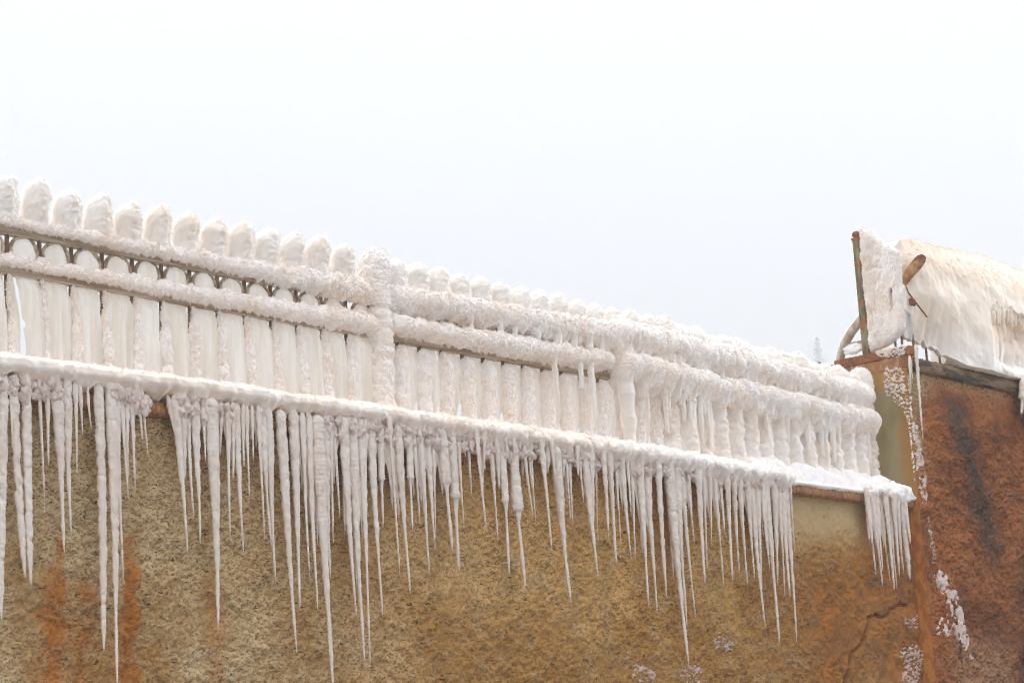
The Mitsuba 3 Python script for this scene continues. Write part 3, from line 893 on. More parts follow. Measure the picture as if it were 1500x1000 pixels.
def rail_frost(a, b, y, zt, zb, ry, seed, stretch, spacing, amp, fuzz, teeth=0.0):
    xs = np.arange(a, b, 0.0036)
    m = 76
    n = len(xs)
    T, B, R = zt(xs), zb(xs), ry(xs)
    T = T + 0.014 * (fbm(np.stack([xs * 13, 0 * xs + seed, 0 * xs], -1), 2, 3) - 0.5)
    d = np.minimum(xs - a, b - xs)
    e = np.sqrt(np.clip(1 - np.clip(1 - d / 0.035, 0, 1) ** 2, 0.02, 1))
    P = np.stack([xs, np.full(n, y), (T + B) / 2], -1)
    th = np.arange(m) / m * 2 * math.pi
    rz = ((T - B) / 2 * e)[:, None] * np.ones((1, m))
    edge = 0.020 * (noise(np.stack([xs * 70, 0 * xs, 0 * xs + seed], -1), 5) - 0.5)
    if teeth:
        edge = edge + teeth * np.clip(fbm(np.stack([xs * 30, 0 * xs, 0 * xs + seed], -1), 2, 3) - 0.40, 0, 1) * 2
    rz = rz + (np.sin(th)[None] < -0.6) * edge[:, None] * np.clip(R / 0.03, 0.3, 1)[:, None]
    V, D = tube_points(P, (R * e)[:, None] * np.ones((1, m)), rz, m, (0, -1, 0), (0, 0, 1))
    g = np.clip(R / 0.042, 0.35, 1.3)[:, None]
    h = g * (knobs(V, spacing * 1.9, amp * 0.8, seed + 7, stretch) + knobs(V, spacing, amp * 1.1, seed, stretch) + 0.018 * (fbm(V * 16, 3, seed % 20) - 0.5)) + knobs(V, 0.0135, 0.0085 if not teeth else 0.0055, seed + 1) + knobs(V, 0.020, 0.006, seed + 3)
    low = np.clip(1.15 + 1.0 * D[..., 2], 0.3, 1) if not teeth else 1.0
    V = V + D * (h * low * e[:, None])[..., None]
    Ds = D + np.array([0, -0.1, -0.45])
    return join(tube_mesh(V), spikes(V, Ds, fuzz // 3, 0.013, 0.0034, seed + 5, np.clip(0.4 - D[..., 1], 0.05, 2)))


def L(xs, ys):
    return lambda x: np.interp(x, xs, ys)


TE, ED = (1, 1, 2.4), (1, 1, 1)
frosts = [
    ("upper_rail", -0.4, 1.93, 0.156, L([0.09, 0.86, 1.77], [3.650, 3.664, 3.688]), L([0.09, 0.86, 1.77], [3.638, 3.628, 3.602]), L([0, 1, 2], [0.012, 0.026, 0.040]), TE, 0.014, 0.014, 16000, 0.0),
    ("upper_rail_001", 2.03, 3.56, 0.150, L([2.0, 2.6, 3.4], [3.678, 3.698, 3.715]), L([2.0, 2.6, 3.4], [3.610, 3.622, 3.615]), L([2, 3.5], [0.046, 0.06]), TE, 0.015, 0.013, 11000, 0.03),
    ("upper_rail_002", 3.50, 5.83, 0.135, L([3.5, 4.1, 5.9], [3.715, 3.710, 3.630]), L([3.5, 4.1, 5.9], [3.625, 3.61, 3.56]), L([3.5, 6], [0.07, 0.065]), ED, 0.034, 0.022, 5000, 0.10),
    ("lower_rail", -0.4, 1.93, 0.152, L([0.09, 0.86, 1.77], [3.500, 3.511, 3.534]), L([0.09, 0.5, 0.86, 1.77], [3.488, 3.484, 3.478, 3.466]), L([0, 1, 2], [0.016, 0.027, 0.044]), TE, 0.015, 0.015, 19000, 0.0),
    ("lower_rail_001", 2.03, 3.50, 0.146, L([2.0, 2.6, 3.4], [3.538, 3.546, 3.560]), L([2.0, 2.6, 3.4], [3.490, 3.482, 3.488]), L([2, 3.5], [0.052, 0.056]), TE, 0.016, 0.014, 12000, 0.0),
    ("lower_rail_002", 3.53, 5.83, 0.120, L([3.5, 4.1, 5.9], [3.560, 3.530, 3.480]), L([3.5, 4.1, 5.9], [3.49, 3.465, 3.42]), L([3.5, 6], [0.07, 0.065]), ED, 0.034, 0.022, 5000, 0.10),
]
for i, (nm, a, b, y, zt, zb, ry, st, sp_, am, fz, te) in enumerate(frosts):
    put(f"iced_railing__{nm}__rime_coat", rail_frost(a, b, y, zt, zb, ry, 400 + 10 * i, st, sp_, am, fz, te), "frost_bsdf")

# pickets, their coats and caps; rings, lenses of ice and curtains between them
for i, x in enumerate(BARS):
    rng = np.random.default_rng(500 + i)
    panel = 0 if x < 1.95 else 1 if x < 3.95 else 2
    key = numbered("iced_railing__picket", i)
    put(key, box(x - 0.007, x + 0.007, RY - 0.007, RY + 0.007, 3.0, 3.78, 0.002), "bar_bsdf", False)
    j = rng.uniform(-0.008, 0.008)
    if panel == 0:
        coat = rime_column(x, RY - 0.010, 3.04, 3.455, 0.010 + 0.010 * x / 2, 0.020, 600 + i, 0.75, dx=0.012, fuzz=900, fade=rng.uniform(0.35, 0.7) * (1.15 - 0.3 * x), big=0.008)
        cap = rime_cap(x - 0.022 + 0.01 * x / 2, RY + 0.01, 3.655, lerp(x, [0.1, 0.9, 1.9], [3.828, 3.838, 3.856]) + j, (0.047 + 0.005 * x / 2) * rng.uniform(0.92, 1.06), 0.048, 700 + i, 0.05, 800)
    elif panel == 1:
        coat = rime_column(x, RY - 0.014, 3.04, 3.447 - rng.uniform(0, 0.012), 0.031, 0.022, 600 + i, 0.62, dx=0.012, fuzz=1200, slope=-0.01, fade=rng.uniform(0.05, 0.12), big=0.010)
        cap = rime_cap(x - 0.006, RY + 0.01, 3.655, lerp(x, [2.1, 3.9], [3.834, 3.832]) + j, 0.057 * rng.uniform(0.92, 1.06), 0.055, 700 + i, 0.30, 700)
    else:
        coat = rime_column(x, RY - 0.035, 3.06, 3.52, 0.042, 0.046, 600 + i, 0.75, dx=0.0, fuzz=900)
        cap = rime_cap(x, RY - 0.005, 3.56, lerp(x, [4.0, 5.9], [3.805, 3.755]) + 2.5 * j, 0.062, 0.080, 700 + i, 0.9, 900)
    put(key + "__rime_coat", coat, "frost_bsdf" if panel < 2 else "cream_ice_bsdf")
    if panel == 0:
        tufts = [blob((x + rng.uniform(-0.018, 0.018), RY - 0.012 - rng.uniform(0, 0.012), 3.503 + rng.uniform(-0.008, 0.018 + 0.012 * x)), rng.uniform(0.009, 0.018, 3), 17 * i + q, 0.6) for q in range(9)]
        put(key + "__frost_tuft", join(*tufts), "frost_bsdf")
    put(key + "__ice_cap", cap, "cream_ice_bsdf")

ri = 0
for i, (a, b) in enumerate(zip([POSTS[0]] + BARS[:13] + [POSTS[1]] + BARS[13:27] + [POSTS[2]] + BARS[27:], BARS[:13] + [POSTS[1]] + BARS[13:27] + [POSTS[2]] + BARS[27:] + [POSTS[3]])):
    rng = np.random.default_rng(800 + i)
    c = (a + b) / 2
    panel = 0 if c < 1.95 else 1 if c < 3.95 else 2
    w = b - a
    key = numbered("iced_railing__ring", i)
    if panel < 2 and w > 0.09:
        R = min(0.056, w / 2 - 0.012)
        put(key, ring_mesh((c, RY - 0.002, 3.552), R, 0.0075), "ring_bsdf")
        v, f = BALLS[3]
        lens = v * [R * 0.93, 0.020, R * 1.0]
        lens = lens * (1 + 0.25 * (noise(v * 1.6 + i * 2.3, 3) - 0.5))[:, None] + [c - 0.004, RY - 0.006, 3.546]
        put(key + "__ice_lens", (lens, f), "sheet_ice_bsdf")
    if panel == 0:
        slit = 0.0 if i not in (1,) else 0.0
        cut = (lambda t: 0.0 * t - 0.004)
        if i == 1:
            cut = None
    key = numbered("iced_railing__ice_curtain", i)
    if i == 1:
        # the first whole bay is split by an open crack
        put(key, join(slab(a, a + 0.058, 3.03, 3.455, RY + 0.004, lambda t: 0.037 * t + 0.003 * np.sin(9 * t), 3), slab(lambda t: a + 0.086 - 0.046 * t + 0.006 * (t > 0.55) * (t < 0.62), b + 0.004, 3.03, 3.455, RY + 0.004, lambda t: 0 * t, 4)), "sheet_ice_bsdf")
    elif panel == 0:
        w1 = rng.uniform(0.55, 0.85)
        put(key, slab(lambda t, w1=w1: a - 0.004 + 0.013 * np.clip((t - w1) / 0.05, 0, 1), b + 0.004, 3.03, 3.46, RY + 0.014, lambda t, w1=w1: 0.014 * np.clip((t - w1) / 0.05, 0, 1), 10 + i), "sheet_ice_bsdf")
    elif panel == 1:
        w0 = rng.uniform(0.010, 0.018)
        put(key, slab(a - 0.004, b + 0.004, 3.03, 3.455, RY + 0.026, lambda t, w0=w0, p=rng.uniform(0, 6): 0.014 + (0.050 + w0) * np.clip((0.52 - t) / 0.38, 0, 1) + 0.003 * np.sin(14 * t + p) * (t < 0.6), 10 + i), "sheet_ice_bsdf")
    else:
        put(key, slab(a - 0.004, b + 0.004, 3.03, 3.62, RY - 0.005, lambda t: 0 * t - 0.002, 10 + i, 0.016), "frost_bsdf" if i % 3 else "sheet_ice_bsdf")


def drip(x, y, z1, z0, r0, r1, seed):
    n = int((z1 - z0) / 0.006) + 4
    z = np.linspace(z1, z0, n)
    t = np.linspace(0, 1, n)
    rad = (r0 + (r1 - r0) * t) * (1 + 0.3 * (noise(np.stack([z * 40, 0 * z + seed, 0 * z], -1), 3) - 0.5)) * np.sqrt(np.clip(1 - t**8, 0.01, 1))
    P = np.stack([x + 0.006 * (noise(np.stack([z * 9, 0 * z + seed, 0 * z], -1), 4) - 0.5), np.full(n, y), z], -1)
    V, D = tube_points(P, rad, rad, 18, (1, 0, 0), (0, 1, 0))
    V = V + D * (knobs(V, 0.016, 0.005, seed))[..., None]
    return tube_mesh(V)


drips = [(3.585, 0.085, 3.72, 3.05, 0.040, 0.034, 0), (3.06, 0.085, 3.50, 3.31, 0.012, 0.006, 1), (3.24, 0.082, 3.49, 3.36, 0.011, 0.006, 2), (3.32, 0.08, 3.50, 3.22, 0.014, 0.008, 3)]
drips += [(x, 0.095, 3.66, 3.535, r, r * 0.8, 10 + i) for i, (x, r) in enumerate([(2.51, 0.009), (2.70, 0.013), (2.80, 0.010), (2.96, 0.016), (3.10, 0.020), (3.22, 0.017), (3.33, 0.022), (3.42, 0.017)])]
rng = np.random.default_rng(66)
for i, x in enumerate(np.sort(rng.uniform(3.66, 5.80, 26))):
    drips.append((x, 0.072, 3.63 - 0.03 * (x - 3.6), rng.uniform(3.48, 3.56) - 0.02 * (x - 3.6), rng.uniform(0.008, 0.018), 0.007, 40 + i))
for i, x in enumerate(np.sort(rng.uniform(3.64, 5.80, 30))):
    drips.append((x, 0.070, 3.50 - 0.02 * (x - 3.6), rng.uniform(3.16, 3.42), rng.uniform(0.007, 0.019), 0.006, 80 + i))
for i, q in enumerate(drips):
    put(numbered("iced_railing__drip", i), drip(*q), "cream_ice_bsdf")

# ---------------------------------------------------------------- the rendered pier on the right
PX, PY = 5.972, -0.08
xs = np.concatenate([np.arange(PX, 7.55, 0.0055), np.linspace(7.6, 16, 40)])
zs = np.concatenate([np.linspace(-0.05, 1.7, 24), np.arange(1.80, 3.79, 0.0055)])
V = wall_sheet(xs, zs, PY, [LineString([(6.27, 1.90), (6.255, 2.05), (6.26, 2.16), (6.25, 2.22)])], lambda x, z: np.clip((x - PX) / 0.05, 0.1, 1) * (1.3 - 0.6 * np.clip((z - 3.5) / 0.2, 0, 1)))
put("rendered_pier__render_coat", (V.reshape(-1, 3), grid_faces(len(xs), len(zs))), "pier_bsdf", label="rust-brown rough render with a dark green-grey run")
ys = np.arange(PY - 0.001, 0.385, 0.01)
zs = np.arange(-0.05, 3.79, 0.012)
y, z = np.meshgrid(ys, zs, indexing="ij")
x = PX + 0.006 * (fbm(np.stack([0 * y, y * 12, z * 9], -1), 3, 5) - 0.5) * np.clip((y - PY) / 0.04, 0, 1)
put("rendered_pier__side_face", (np.stack([x, y, z], -1).reshape(-1, 3), grid_faces(len(ys), len(zs))[:, ::-1]), "side_bsdf", label="smooth greenish-tan side face with rust stains")
put("rendered_pier__core", box(PX + 0.02, 16, PY + 0.035, 0.38, -0.1, 3.76), "side_bsdf", False)
put("rendered_pier__coping", coping_mesh(PX + 0.045, 16, -0.112, 0.42, 3.747, 3.833, 6, 0.014), "dark_coping_bsdf", label="dark weathered coping stained brown and black")
put("rendered_pier__cap_plate", box(PX - 0.012, PX + 0.05, -0.125, 0.40, 3.838, 3.892, 0.006), "rust_bsdf", 25, label="rusty iron plate on the pier's left edge")
put("rendered_pier__cap_band", box(PX - 0.006, PX + 0.044, -0.11, 0.385, 3.768, 3.837, 0.004), "coping_bsdf", 25)
tag("rendered_pier", "tall rust-brown rough-rendered pier standing proud of the wall at the right", "pier")


def crust_patch(poly, y0, thick, seed, res=0.007, knob=0.02, rough=1.0, axis="y", hole=0.0, fuzz=0):
    """An ice or snow patch frozen to a wall face: the polygon's coordinates are (x, z) on the plane y = y0, or (y, z) on x = y0 for axis 'x'."""
    pg = Polygon(poly).buffer(0)
    x0, z0, x1, z1 = pg.bounds
    xs, zs = np.arange(x0 - 0.02, x1 + 0.02, res), np.arange(z0 - 0.02, z1 + 0.02, res)
    x, z = np.meshgrid(xs, zs, indexing="ij")
    w = np.stack([x, 0 * x + seed, z], -1)
    pts = shapely.points(x + 0.03 * (fbm(w * 22, 2, 3) - 0.5), z + 0.03 * (fbm(w * 22, 2, 4) - 0.5))
    d = shapely.distance(pts, pg.boundary) * np.where(shapely.contains(pg, pts), 1, -1)
    if hole:
        d = np.minimum(d, (fbm(w * ([34, 1, 34] if knob > 0.0185 else [85, 1, 85]), 3, 8) - hole) * 0.10)
    h = np.clip(d, -0.02, None)
    h = np.where(h < 0, h, thick * np.sqrt(np.clip(h / 0.02, 0, 1)))
    V = np.stack([x, 0 * x, z], -1)
    h = h + np.where(h > 0, rough * (knobs(V, knob, min(0.010, thick), seed) + knobs(V, knob * 0.5, min(0.005, 0.5 * thick), seed + 1)) * np.clip(h / thick, 0, 1), 0)
    f = grid_faces(len(xs), len(zs))
    keep = (h.ravel()[f] > -0.008).any(1)
    f = f[keep]
    V = np.stack([x, y0 - h, z], -1) if axis == "y" else np.stack([y0 - h, x, z], -1)
    parts = [(V.reshape(-1, 3), f if axis == "y" else f[:, ::-1])]
    if fuzz:
        D = np.broadcast_to([0, -1.0, 0.2] if axis == "y" else [-1.0, 0, 0.2], V.shape)
        parts.append(spikes(V, D, fuzz, 0.012, 0.003, seed + 3, np.clip(h, 0, None) + 1e-9))
    m = trimesh.Trimesh(*join(*parts), process=False)
    m.remove_unreferenced_vertices()
    return np.array(m.vertices), np.array(m.faces)


patches = [
    ("ice_patch", [(5.985, 3.36), (6.03, 3.38), (6.06, 3.26), (6.075, 3.10), (6.055, 2.95), (6.02, 3.08), (6.0, 3.2)], PY, 0.013, 51, 0.024, 0.4, "y", 0.30, 150, "smear_bsdf", "narrow smooth ice patch high on the pier's front edge", "ice patch"),
    ("ice_patch_001", [(6.055, 2.56), (6.12, 2.60), (6.22, 2.57), (6.30, 2.46), (6.37, 2.25), (6.41, 2.09), (6.36, 2.07), (6.27, 2.16), (6.24, 2.24), (6.15, 2.21), (6.02, 2.23), (6.0, 2.27), (6.12, 2.34), (6.13, 2.45)], PY, 0.010, 52, 0.030, 0.6, "y", 0.36, 250, "smear_bsdf", "large glossy ice smear low on the pier's front edge", "ice patch"),
    ("ice_patch_002", [(6.01, 3.0), (6.05, 2.98), (6.08, 2.80), (6.09, 2.62), (6.05, 2.62), (6.03, 2.82)], PY, 0.008, 57, 0.018, 0.7, "y", 0.47, 200, "smear_bsdf", "thin broken trail of ice between the two larger patches on the pier", "ice patch"),
    ("frost_patch", [(5.975, 3.46), (6.02, 3.44), (6.05, 3.30), (6.05, 3.08), (6.01, 2.95), (5.98, 3.1)], PY, 0.006, 53, 0.013, 1.0, "y", 0.54, 1000, "frost_bsdf", "speckled white frost on the pier's front corner", "frost patch"),
    ("frost_patch_001", [(-0.06, 3.78), (0.06, 3.80), (0.08, 3.66), (0.02, 3.58), (-0.05, 3.50), (-0.075, 3.40), (-0.075, 3.62)], PX, 0.006, 54, 0.013, 1.0, "x", 0.55, 900, "frost_bsdf", "feathery frost on the pier's smooth side face", "frost patch"),
    ("frost_patch_002", [(-0.10, 3.892), (0.10, 3.892), (0.08, 3.845), (-0.10, 3.845)], PX - 0.012, 0.004, 55, 0.012, 1.0, "x", 0.48, 1100, "frost_bsdf", "frost scattered on the rusty cap plate of the pier", "frost patch"),
]
for i, (poly, lab) in enumerate([
    ([(4.02, 2.19), (4.10, 2.21), (4.17, 2.19), (4.22, 2.16), (4.12, 2.13), (4.03, 2.14)], "small snow splash on the wall below the railing's far panel"),
    ([(3.40, 2.05), (3.50, 2.04), (3.56, 2.0), (3.50, 1.96), (3.38, 1.97)], "snow splash low on the wall, left one of two at the picture's foot"),
    ([(3.72, 2.04), (3.90, 2.05), (3.92, 1.97), (3.78, 1.96)], "snow splash low on the wall, right one of two at the picture's foot"),
    ([(5.72, 2.12), (5.90, 2.18), (6.0, 2.13), (5.93, 2.02), (5.90, 1.93), (5.70, 1.95), (5.80, 2.04)], "snow splash in the corner between wall and pier"),
    ([(5.80, 2.31), (5.99, 2.34), (6.01, 2.28), (5.86, 2.26)], "snow dab on the wall just below the crack's upper end"),
]):
    patches.append((numbered("snow_splash", i), poly, -0.012, 0.005, 60 + i, 0.012, 0.8, "y", 0.61, 60, "smear_bsdf", lab, "snow"))
for nm, poly, y0, th_, sd, kn, ro, ax, ho, fz, bs, lab, cat in patches:
    put(nm, crust_patch(poly, y0, th_, sd, 0.0045, kn, ro, ax, ho, fz), bs, label=lab, category=cat)

# ---------------------------------------------------------------- the railing on the pier, drowned in ice
tag("pier_railing", "rusty railing on top of the pier swallowed by a huge cream ice mass", "railing")
put("pier_railing__post", box(5.984, 6.022, 0.168, 0.210, 3.88, 4.60, 0.003), "post_bsdf", False, label="rusty post bare on its left side")
put("pier_railing__post__finial", join(blob((6.003, 0.189, 4.634), (0.025, 0.025, 0.024), 2, 0.05), box(5.979, 6.027, 0.163, 0.215, 4.598, 4.614, 0.003)), "rust_bsdf", 40)
V = polyline_tube([(6.03, 0.40, 3.88), (6.025, 0.385, 3.93), (6.012, 0.345, 3.99), (6.01, 0.28, 4.06), (6.01, 0.20, 4.125)], 0.026)
put("pier_railing__brace_pipe", tube_mesh(V), "pipe_bsdf", label="white-flaked curved brace pipe behind the post")
for i, (x, y) in enumerate([(6.05, 0.02), (6.06, -0.02), (6.17, -0.03), (6.31, -0.03), (6.46, -0.03), (7.2, -0.03), (7.34, -0.03), (7.48, -0.03)]):
    put(numbered("pier_railing__picket", i), box(x - 0.006, x + 0.006, y - 0.006, y + 0.006, 3.82, 4.4, 0.002), "bar_bsdf", False)
put("pier_railing__bracket", box(6.0, 6.03, 0.22, 0.345, 3.975, 3.99, 0.002), "pipe_bsdf", False)
v, f = blob((6.01, 0.285, 3.955), (0.018, 0.065, 0.03), 9, 0.4, 3)
put("pier_railing__bracket__hanging_snow", (v, f), "snow_bsdf")

# the frosted panel across the pier: a thick knobbly slab between post and front corner
ys, zs = np.linspace(-0.085, 0.158, 84), np.linspace(3.93, 4.66, 210)
y, z = np.meshgrid(ys, zs, indexing="ij")
topz = lerp(y, [-0.10, -0.02, 0.09, 0.175], [4.47, 4.52, 4.635, 4.66])
botz = lerp(y, [-0.10, -0.02, 0.02, 0.175], [4.02, 3.96, 3.935, 3.89])
t = (z - 3.93) / 0.73
z = botz + (topz + 0.03 * (fbm(np.stack([0 * y, y * 30, 0 * y], -1), 2, 5) - 0.5) - botz) * t
s = (y + 0.085) / 0.243
thick = 0.034 * np.sqrt(np.clip(1 - (2 * s - 1) ** 8, 0.03, 1)) * np.sqrt(np.clip(1 - (2 * t - 1) ** 20, 0.05, 1))
thick = thick * np.where((np.abs(y + 0.028 + 0.03 * (t - 0.5)) < 0.010 + 0.006 * (noise(np.stack([z * 30, y * 0, y * 0], -1), 2) - 0.5)) & (t > 0.28) & (t < 0.52), 0.02, 1)
F = np.stack([6.015 - thick, y, z], -1)
k = (knobs(F, 0.034, 0.024, 71) + knobs(F, 0.014, 0.012, 72) + 0.02 * (fbm(F * 14, 2, 4) - 0.5)) * np.clip(thick / 0.03, 0, 1) * lerp(y, [-0.1, -0.03, 0.08], [0.35, 0.5, 1.0])
F[..., 0] -= k
B = np.stack([6.015 + thick + k * 0.7, y, z], -1)
nf = grid_faces(*y.shape)
n = y.size
nu, nz = y.shape
edge = np.concatenate([np.arange(nz), np.arange(1, nu) * nz + nz - 1, (nu - 1) * nz + np.arange(nz - 2, -1, -1), np.arange(nu - 2, 0, -1) * nz])
nx = np.roll(edge, -1)
v = np.vstack([F.reshape(-1, 3), B.reshape(-1, 3)])
f = np.vstack([nf, nf[:, ::-1] + n, np.stack([edge, edge + n, nx + n], -1), np.stack([edge, nx + n, nx], -1)])
if trimesh.Trimesh(v, f, process=False).volume < 0:
    f = f[:, ::-1]
put("pier_railing__frosted_panel", join((v, f), spikes(F, np.broadcast_to([-1.0, -0.1, 0.3], F.shape), 7000, 0.012, 0.0032, 75, 0.02 + np.clip(y, 0, 1))), "frost_bsdf", label="knobbly frosted panel on the pier's left edge")

# the mass: a flowing bulge of ice over the front railing, open at the right where icicles hang
xs, nv = np.arange(6.02, 9.0, 0.0085), 150
t = np.linspace(0, 1, nv)
X, T = np.meshgrid(xs, t, indexing="ij")
ztop = lerp(X, [6.02, 6.10, 6.2, 6.31, 6.45, 6.76, 7.10, 7.36, 7.63, 9.0], [4.50, 4.565, 4.585, 4.595, 4.59, 4.612, 4.625, 4.61, 4.60, 4.58])
zbot = lerp(X, [6.02, 6.2, 6.34, 6.45, 6.58, 9.0], [4.0, 3.985, 3.945, 3.88, 3.838, 3.836])
zbot = zbot - 0.05 * np.clip((6.5 - X) / 0.1, 0, 1) * (noise(np.stack([X * 38, 0 * X, 0 * X], -1), 6) - 0.3)
Z = ztop + (zbot - ztop) * T
prof = np.sin(np.clip(T * 1.0, 0, 1) ** 0.62 * math.pi * 0.5) ** 0.7
swell = lerp(X, [6.02, 6.10, 6.35, 6.8, 7.4, 9], [0.03, 0.07, 0.115, 0.155, 0.175, 0.18])
tt = T[0]
belly = gaussian_filter1d(lerp(tt, [0, 0.06, 0.18, 0.4, 0.6, 0.85, 1.0], [0.10, 0.36, 0.66, 0.93, 1.0, 0.92, 0.82]), 7, mode="nearest")[None] * np.ones_like(X)
q = np.stack([X, 0 * X, Z], -1)
fold = (0.016 * (fbm(q * [11, 1, 1.0], 2, 3) - 0.5) + 0.007 * (fbm(q * [48, 1, 1.8], 2, 4) - 0.5) + 0.03 * (fbm(q * [5, 1, 5], 2, 9) - 0.5)) * np.clip((T - 0.12) / 0.25, 0, 1)
# the hollow under the overhanging fringe on the right
hol = np.clip((X - 6.86) / 0.30, 0, 1) * np.clip((T - 0.46 - 0.05 * noise(q * [40, 1, 0.01], 8)) / 0.03, 0, 1)
leftf = np.clip((6.55 - X) / 0.30, 0, 1) * np.clip((T - 0.55) / 0.42, 0, 1) ** 1.3
belly = belly * (1 - 0.92 * leftf)
Y = -0.03 - swell * belly - fold + hol * 0.11 * np.clip((1.0 - T) / 0.12, 0.3, 1)
Fm = np.stack([X, Y, Z], -1)
up_n = np.stack([0 * X, -np.ones_like(X), 0.6 * np.ones_like(X)], -1)
Fm[..., 1] -= 0.012 * (fbm(q * 12, 3, 6) - 0.5) + (knobs(Fm, 0.016, 0.004, 77) + knobs(Fm, 0.045, 0.006, 76)) * np.clip((0.35 - T) / 0.1, 0, 1) + knobs(Fm, 0.05, 0.020, 78) * (hol > 0.5) + knobs(Fm, 0.013, 0.002, 79) * np.clip((T - 0.75) / 0.2, 0, 1)
Fm[..., 2] += np.where(T < 0.02, 0.022 * (fbm(q * 18, 3, 2) - 0.5) + knobs(Fm, 0.02, 0.007, 80), 0)
lf = np.clip((6.62 - X) / 0.16, 0, 1) * np.clip((T - 0.35) / 0.45, 0, 1)
Bm = np.stack([X, (1 - lf) * (0.03 + 0.10 * np.sqrt(T)) + lf * (Fm[..., 1] + 0.03), Z], -1)
nu, nz = X.shape
n = X.size
nf = grid_faces(nu, nz)
edge = np.concatenate([np.arange(nz), np.arange(1, nu) * nz + nz - 1, (nu - 1) * nz + np.arange(nz - 2, -1, -1), np.arange(nu - 2, 0, -1) * nz])
nx = np.roll(edge, -1)
v = np.vstack([Fm.reshape(-1, 3), Bm.reshape(-1, 3)])
f = np.vstack([nf, nf[:, ::-1] + n, np.stack([edge, edge + n, nx + n], -1), np.stack([edge, nx + n, nx], -1)])
if trimesh.Trimesh(v, f, process=False).volume < 0:
    f = f[:, ::-1]
put("pier_railing__ice_mass", join((v, f), spikes(Fm, up_n, 7000, 0.008, 0.0026, 81, 0.02 + (T < 0.25))), "mass_ice_bsdf", label="huge smooth cream ice mass")
rng = np.random.default_rng(91)
for i, x in enumerate(np.arange(6.93, 8.2, 0.034)):
    x = x + rng.uniform(-0.01, 0.01)
    zt = 4.31 - 0.05 * rng.uniform()
    zl = rng.uniform(4.16, 4.27) - 0.05 * (i < 4)
    put(numbered("pier_railing__fringe_icicle", i), drip(x, -0.158 - 0.02 * rng.uniform(), zt, zl - 0.07, rng.uniform(0.012, 0.022), 0.006, 900 + i), "mass_ice_bsdf")

# broken rail stub, clear pendant, wire
a, b = np.array([6.035, -0.055, 4.270]), np.array([6.118, -0.185, 4.440])
V = polyline_tube(np.linspace(a, b, 12), np.concatenate([np.linspace(0.028, 0.034, 9), [0.0335, 0.030, 0.018]]), 22)
V = V + 0.004 * (fbm(V * 40, 2, 3) - 0.5)[..., None]
put("pier_railing__rail_stub", tube_mesh(V), "stub_bsdf", 40, label="broken rusty rail stub sticking out of the ice")
put("pier_railing__rail_stub__strap", join(bar((6.0, -0.03, 4.315), (6.045, -0.05, 4.30), 0.008), bar((5.995, -0.03, 4.315), (5.988, -0.03, 4.20), 0.005)), "rust_bsdf", 40)
v, f = BALLS[3]
pv = v * [0.040, 0.022, 0.115] * (1 - 0.25 * v[:, 2:3] * [1, 1, 0]) * (1 + 0.12 * (noise(v * 2, 3) - 0.5))[:, None]
put("pier_railing__ice_pendant", (pv + [6.05, -0.075, 4.055], f), "glass_ice_bsdf", label="glassy clear ice drop")
# a lump of frosted ice between panel and mass
v, f = blob((6.03, -0.085, 4.19), (0.034, 0.03, 0.10), 4, 0.35, 3)
put("pier_railing__ice_neck", (v, f), "frost_bsdf")
wire = np.array([(6.012, -0.10, 4.275), (6.005, -0.115, 4.25), (6.01, -0.12, 4.225), (6.022, -0.125, 4.20), (6.05, -0.135, 4.165), (6.085, -0.15, 4.12), (6.125, -0.165, 4.072)])
W = np.stack([np.interp(np.linspace(0, 6, 40), np.arange(7), wire[:, k]) for k in range(3)], -1)
put("bent_wire__strand", tube_mesh(polyline_tube(W, 0.0048, 7)), "rust_bsdf")
put("bent_wire__clip", box(6.005, 6.058, -0.139, -0.121, 4.135, 4.178, 0.004), "rust_bsdf", False)
tag("bent_wire", "bent rusty wire with a small clip sticking out beneath the rail stub", "wire")

# icicles on the pier
def lone(key, x0, z0, x1, z1, r, y, seed, label):
    v, f = icicle_mesh(x0, z0, x1, z1, r, "s", seed)
    v[:, 1] += y + 0.08
    put(key, (v, f), "icicle_bsdf", label=label, category="icicle", group="icicles on the pier")


k0 = len(rows)
lone(numbered("icicle", k0), 6.012, 3.835, 5.985, 3.335, 0.011, -0.135, 2001, "single long thin icicle hanging from the pier's coping at its corner")
lone(numbered("icicle", k0 + 1), 5.955, 3.765, 5.945, 3.615, 0.008, -0.115, 2002, "longer of two tiny icicles under the pier's cap plate")
lone(numbered("icicle", k0 + 2), 5.975, 3.765, 5.968, 3.69, 0.006, -0.115, 2003, "shorter of two tiny icicles under the pier's cap plate")
cl = [(7.24, 3.78, 7.19, 3.60, 0.022), (7.28, 3.80, 7.23, 3.42, 0.03), (7.32, 3.80, 7.29, 3.32, 0.034), (7.37, 3.80, 7.36, 3.38, 0.03), (7.43, 3.80, 7.43, 3.45, 0.03)]
parts = []
for i, (x0, z0, x1, z1, r) in enumerate(cl):
    v, f = icicle_mesh(x0, z0, x1, z1, r, "f", 2100 + i)
    v[:, 1] -= 0.07
    parts.append((v, f))
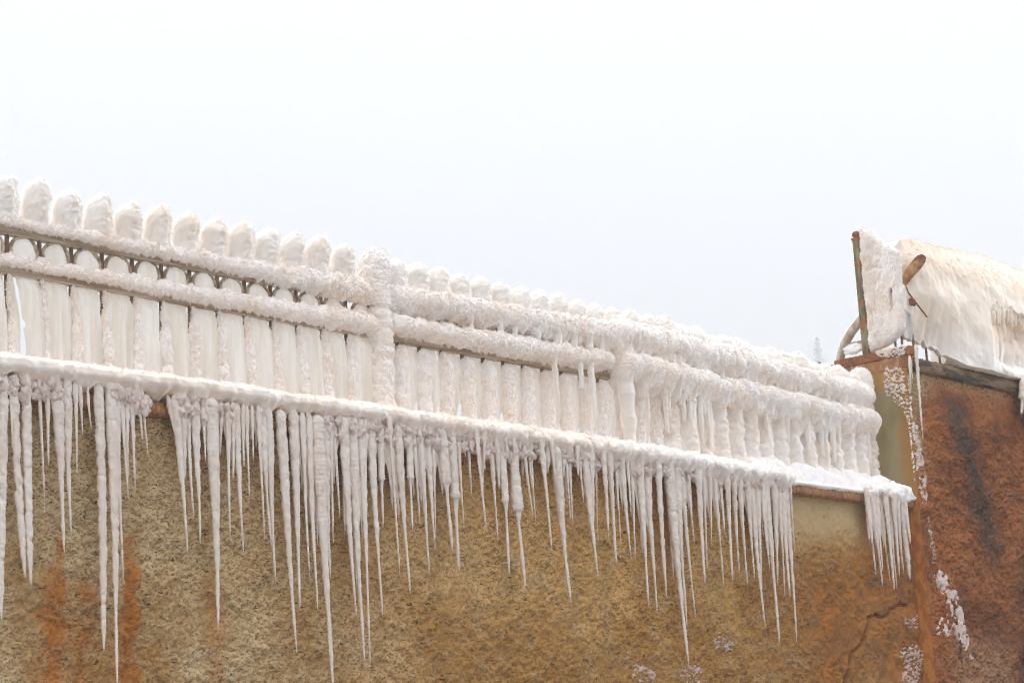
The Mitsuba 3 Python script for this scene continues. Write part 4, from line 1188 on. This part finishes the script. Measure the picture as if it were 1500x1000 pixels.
put("icicle_cluster", join(*parts), "icicle_bsdf", label="thick fused icicle cluster hanging from the pier's coping at the right picture edge", category="icicle cluster", group="icicles on the pier")

# ---------------------------------------------------------------- a spruce far off in the fog
TX, TY, TZ, TOP = 328.3, 210.2, 58.0, 86.9
put("spruce_tree__trunk", tube_mesh(tube_points(np.stack([np.full(30, TX), np.full(30, TY), np.linspace(TZ, TOP, 30)], -1), np.linspace(0.42, 0.03, 30), np.linspace(0.42, 0.03, 30), 10, (1, 0, 0), (0, 1, 0))[0]), "bark_bsdf")
rng = np.random.default_rng(77)
tri = []
z = TZ + 2.0
while z < TOP - 0.3:
    hgt = TOP - z
    ln = min(0.21 * hgt + 0.35, 4.6)
    for _ in range(int(rng.integers(11, 15))):
        az = rng.uniform(0, 6.283)
        l = ln * rng.uniform(0.55, 1.15)
        d = np.array([math.cos(az), math.sin(az), 0])
        sd = np.array([-d[1], d[0], 0])
        n = max(4, int(l / 0.25))
        for s in np.linspace(0.1, 1, n):
            p = np.array([TX, TY, z]) + d * l * s + np.array([0, 0, -0.42 * l * s + 0.22 * l * s * s])
            w = 0.55 * (1.15 - s) * min(1, l) + 0.16
            for sgn in (-1, 1):
                q = p + sd * sgn * w + d * 0.10 + np.array([0, 0, rng.uniform(-0.18, 0.02)])
                tri.append([p - d * 0.06, p + d * 0.10, q])
                tri.append([p + [0, 0, 0.03], p + d * 0.12, p + sd * sgn * w * 0.4 + [0, 0, -rng.uniform(0.08, 0.22)]])
    z += rng.uniform(0.25, 0.45) + 0.012 * hgt
tri = np.array(tri)
put("spruce_tree__crown", (tri.reshape(-1, 3), np.arange(len(tri) * 3).reshape(-1, 3)), "needle_bsdf", False)
tag("spruce_tree", "faint spruce top fading into the fog left of the pier", "tree")

# ---------------------------------------------------------------- the fog
scene["haze"] = {"type": "cube", "to_world": mi.ScalarTransform4f().translate([150, 75, 44.0]).scale([610, 535, 45.5]), "bsdf": {"type": "null"}, "interior": {"type": "ref", "id": "fog"}}
tag("haze", "pale freezing fog around the wall", kind="stuff")
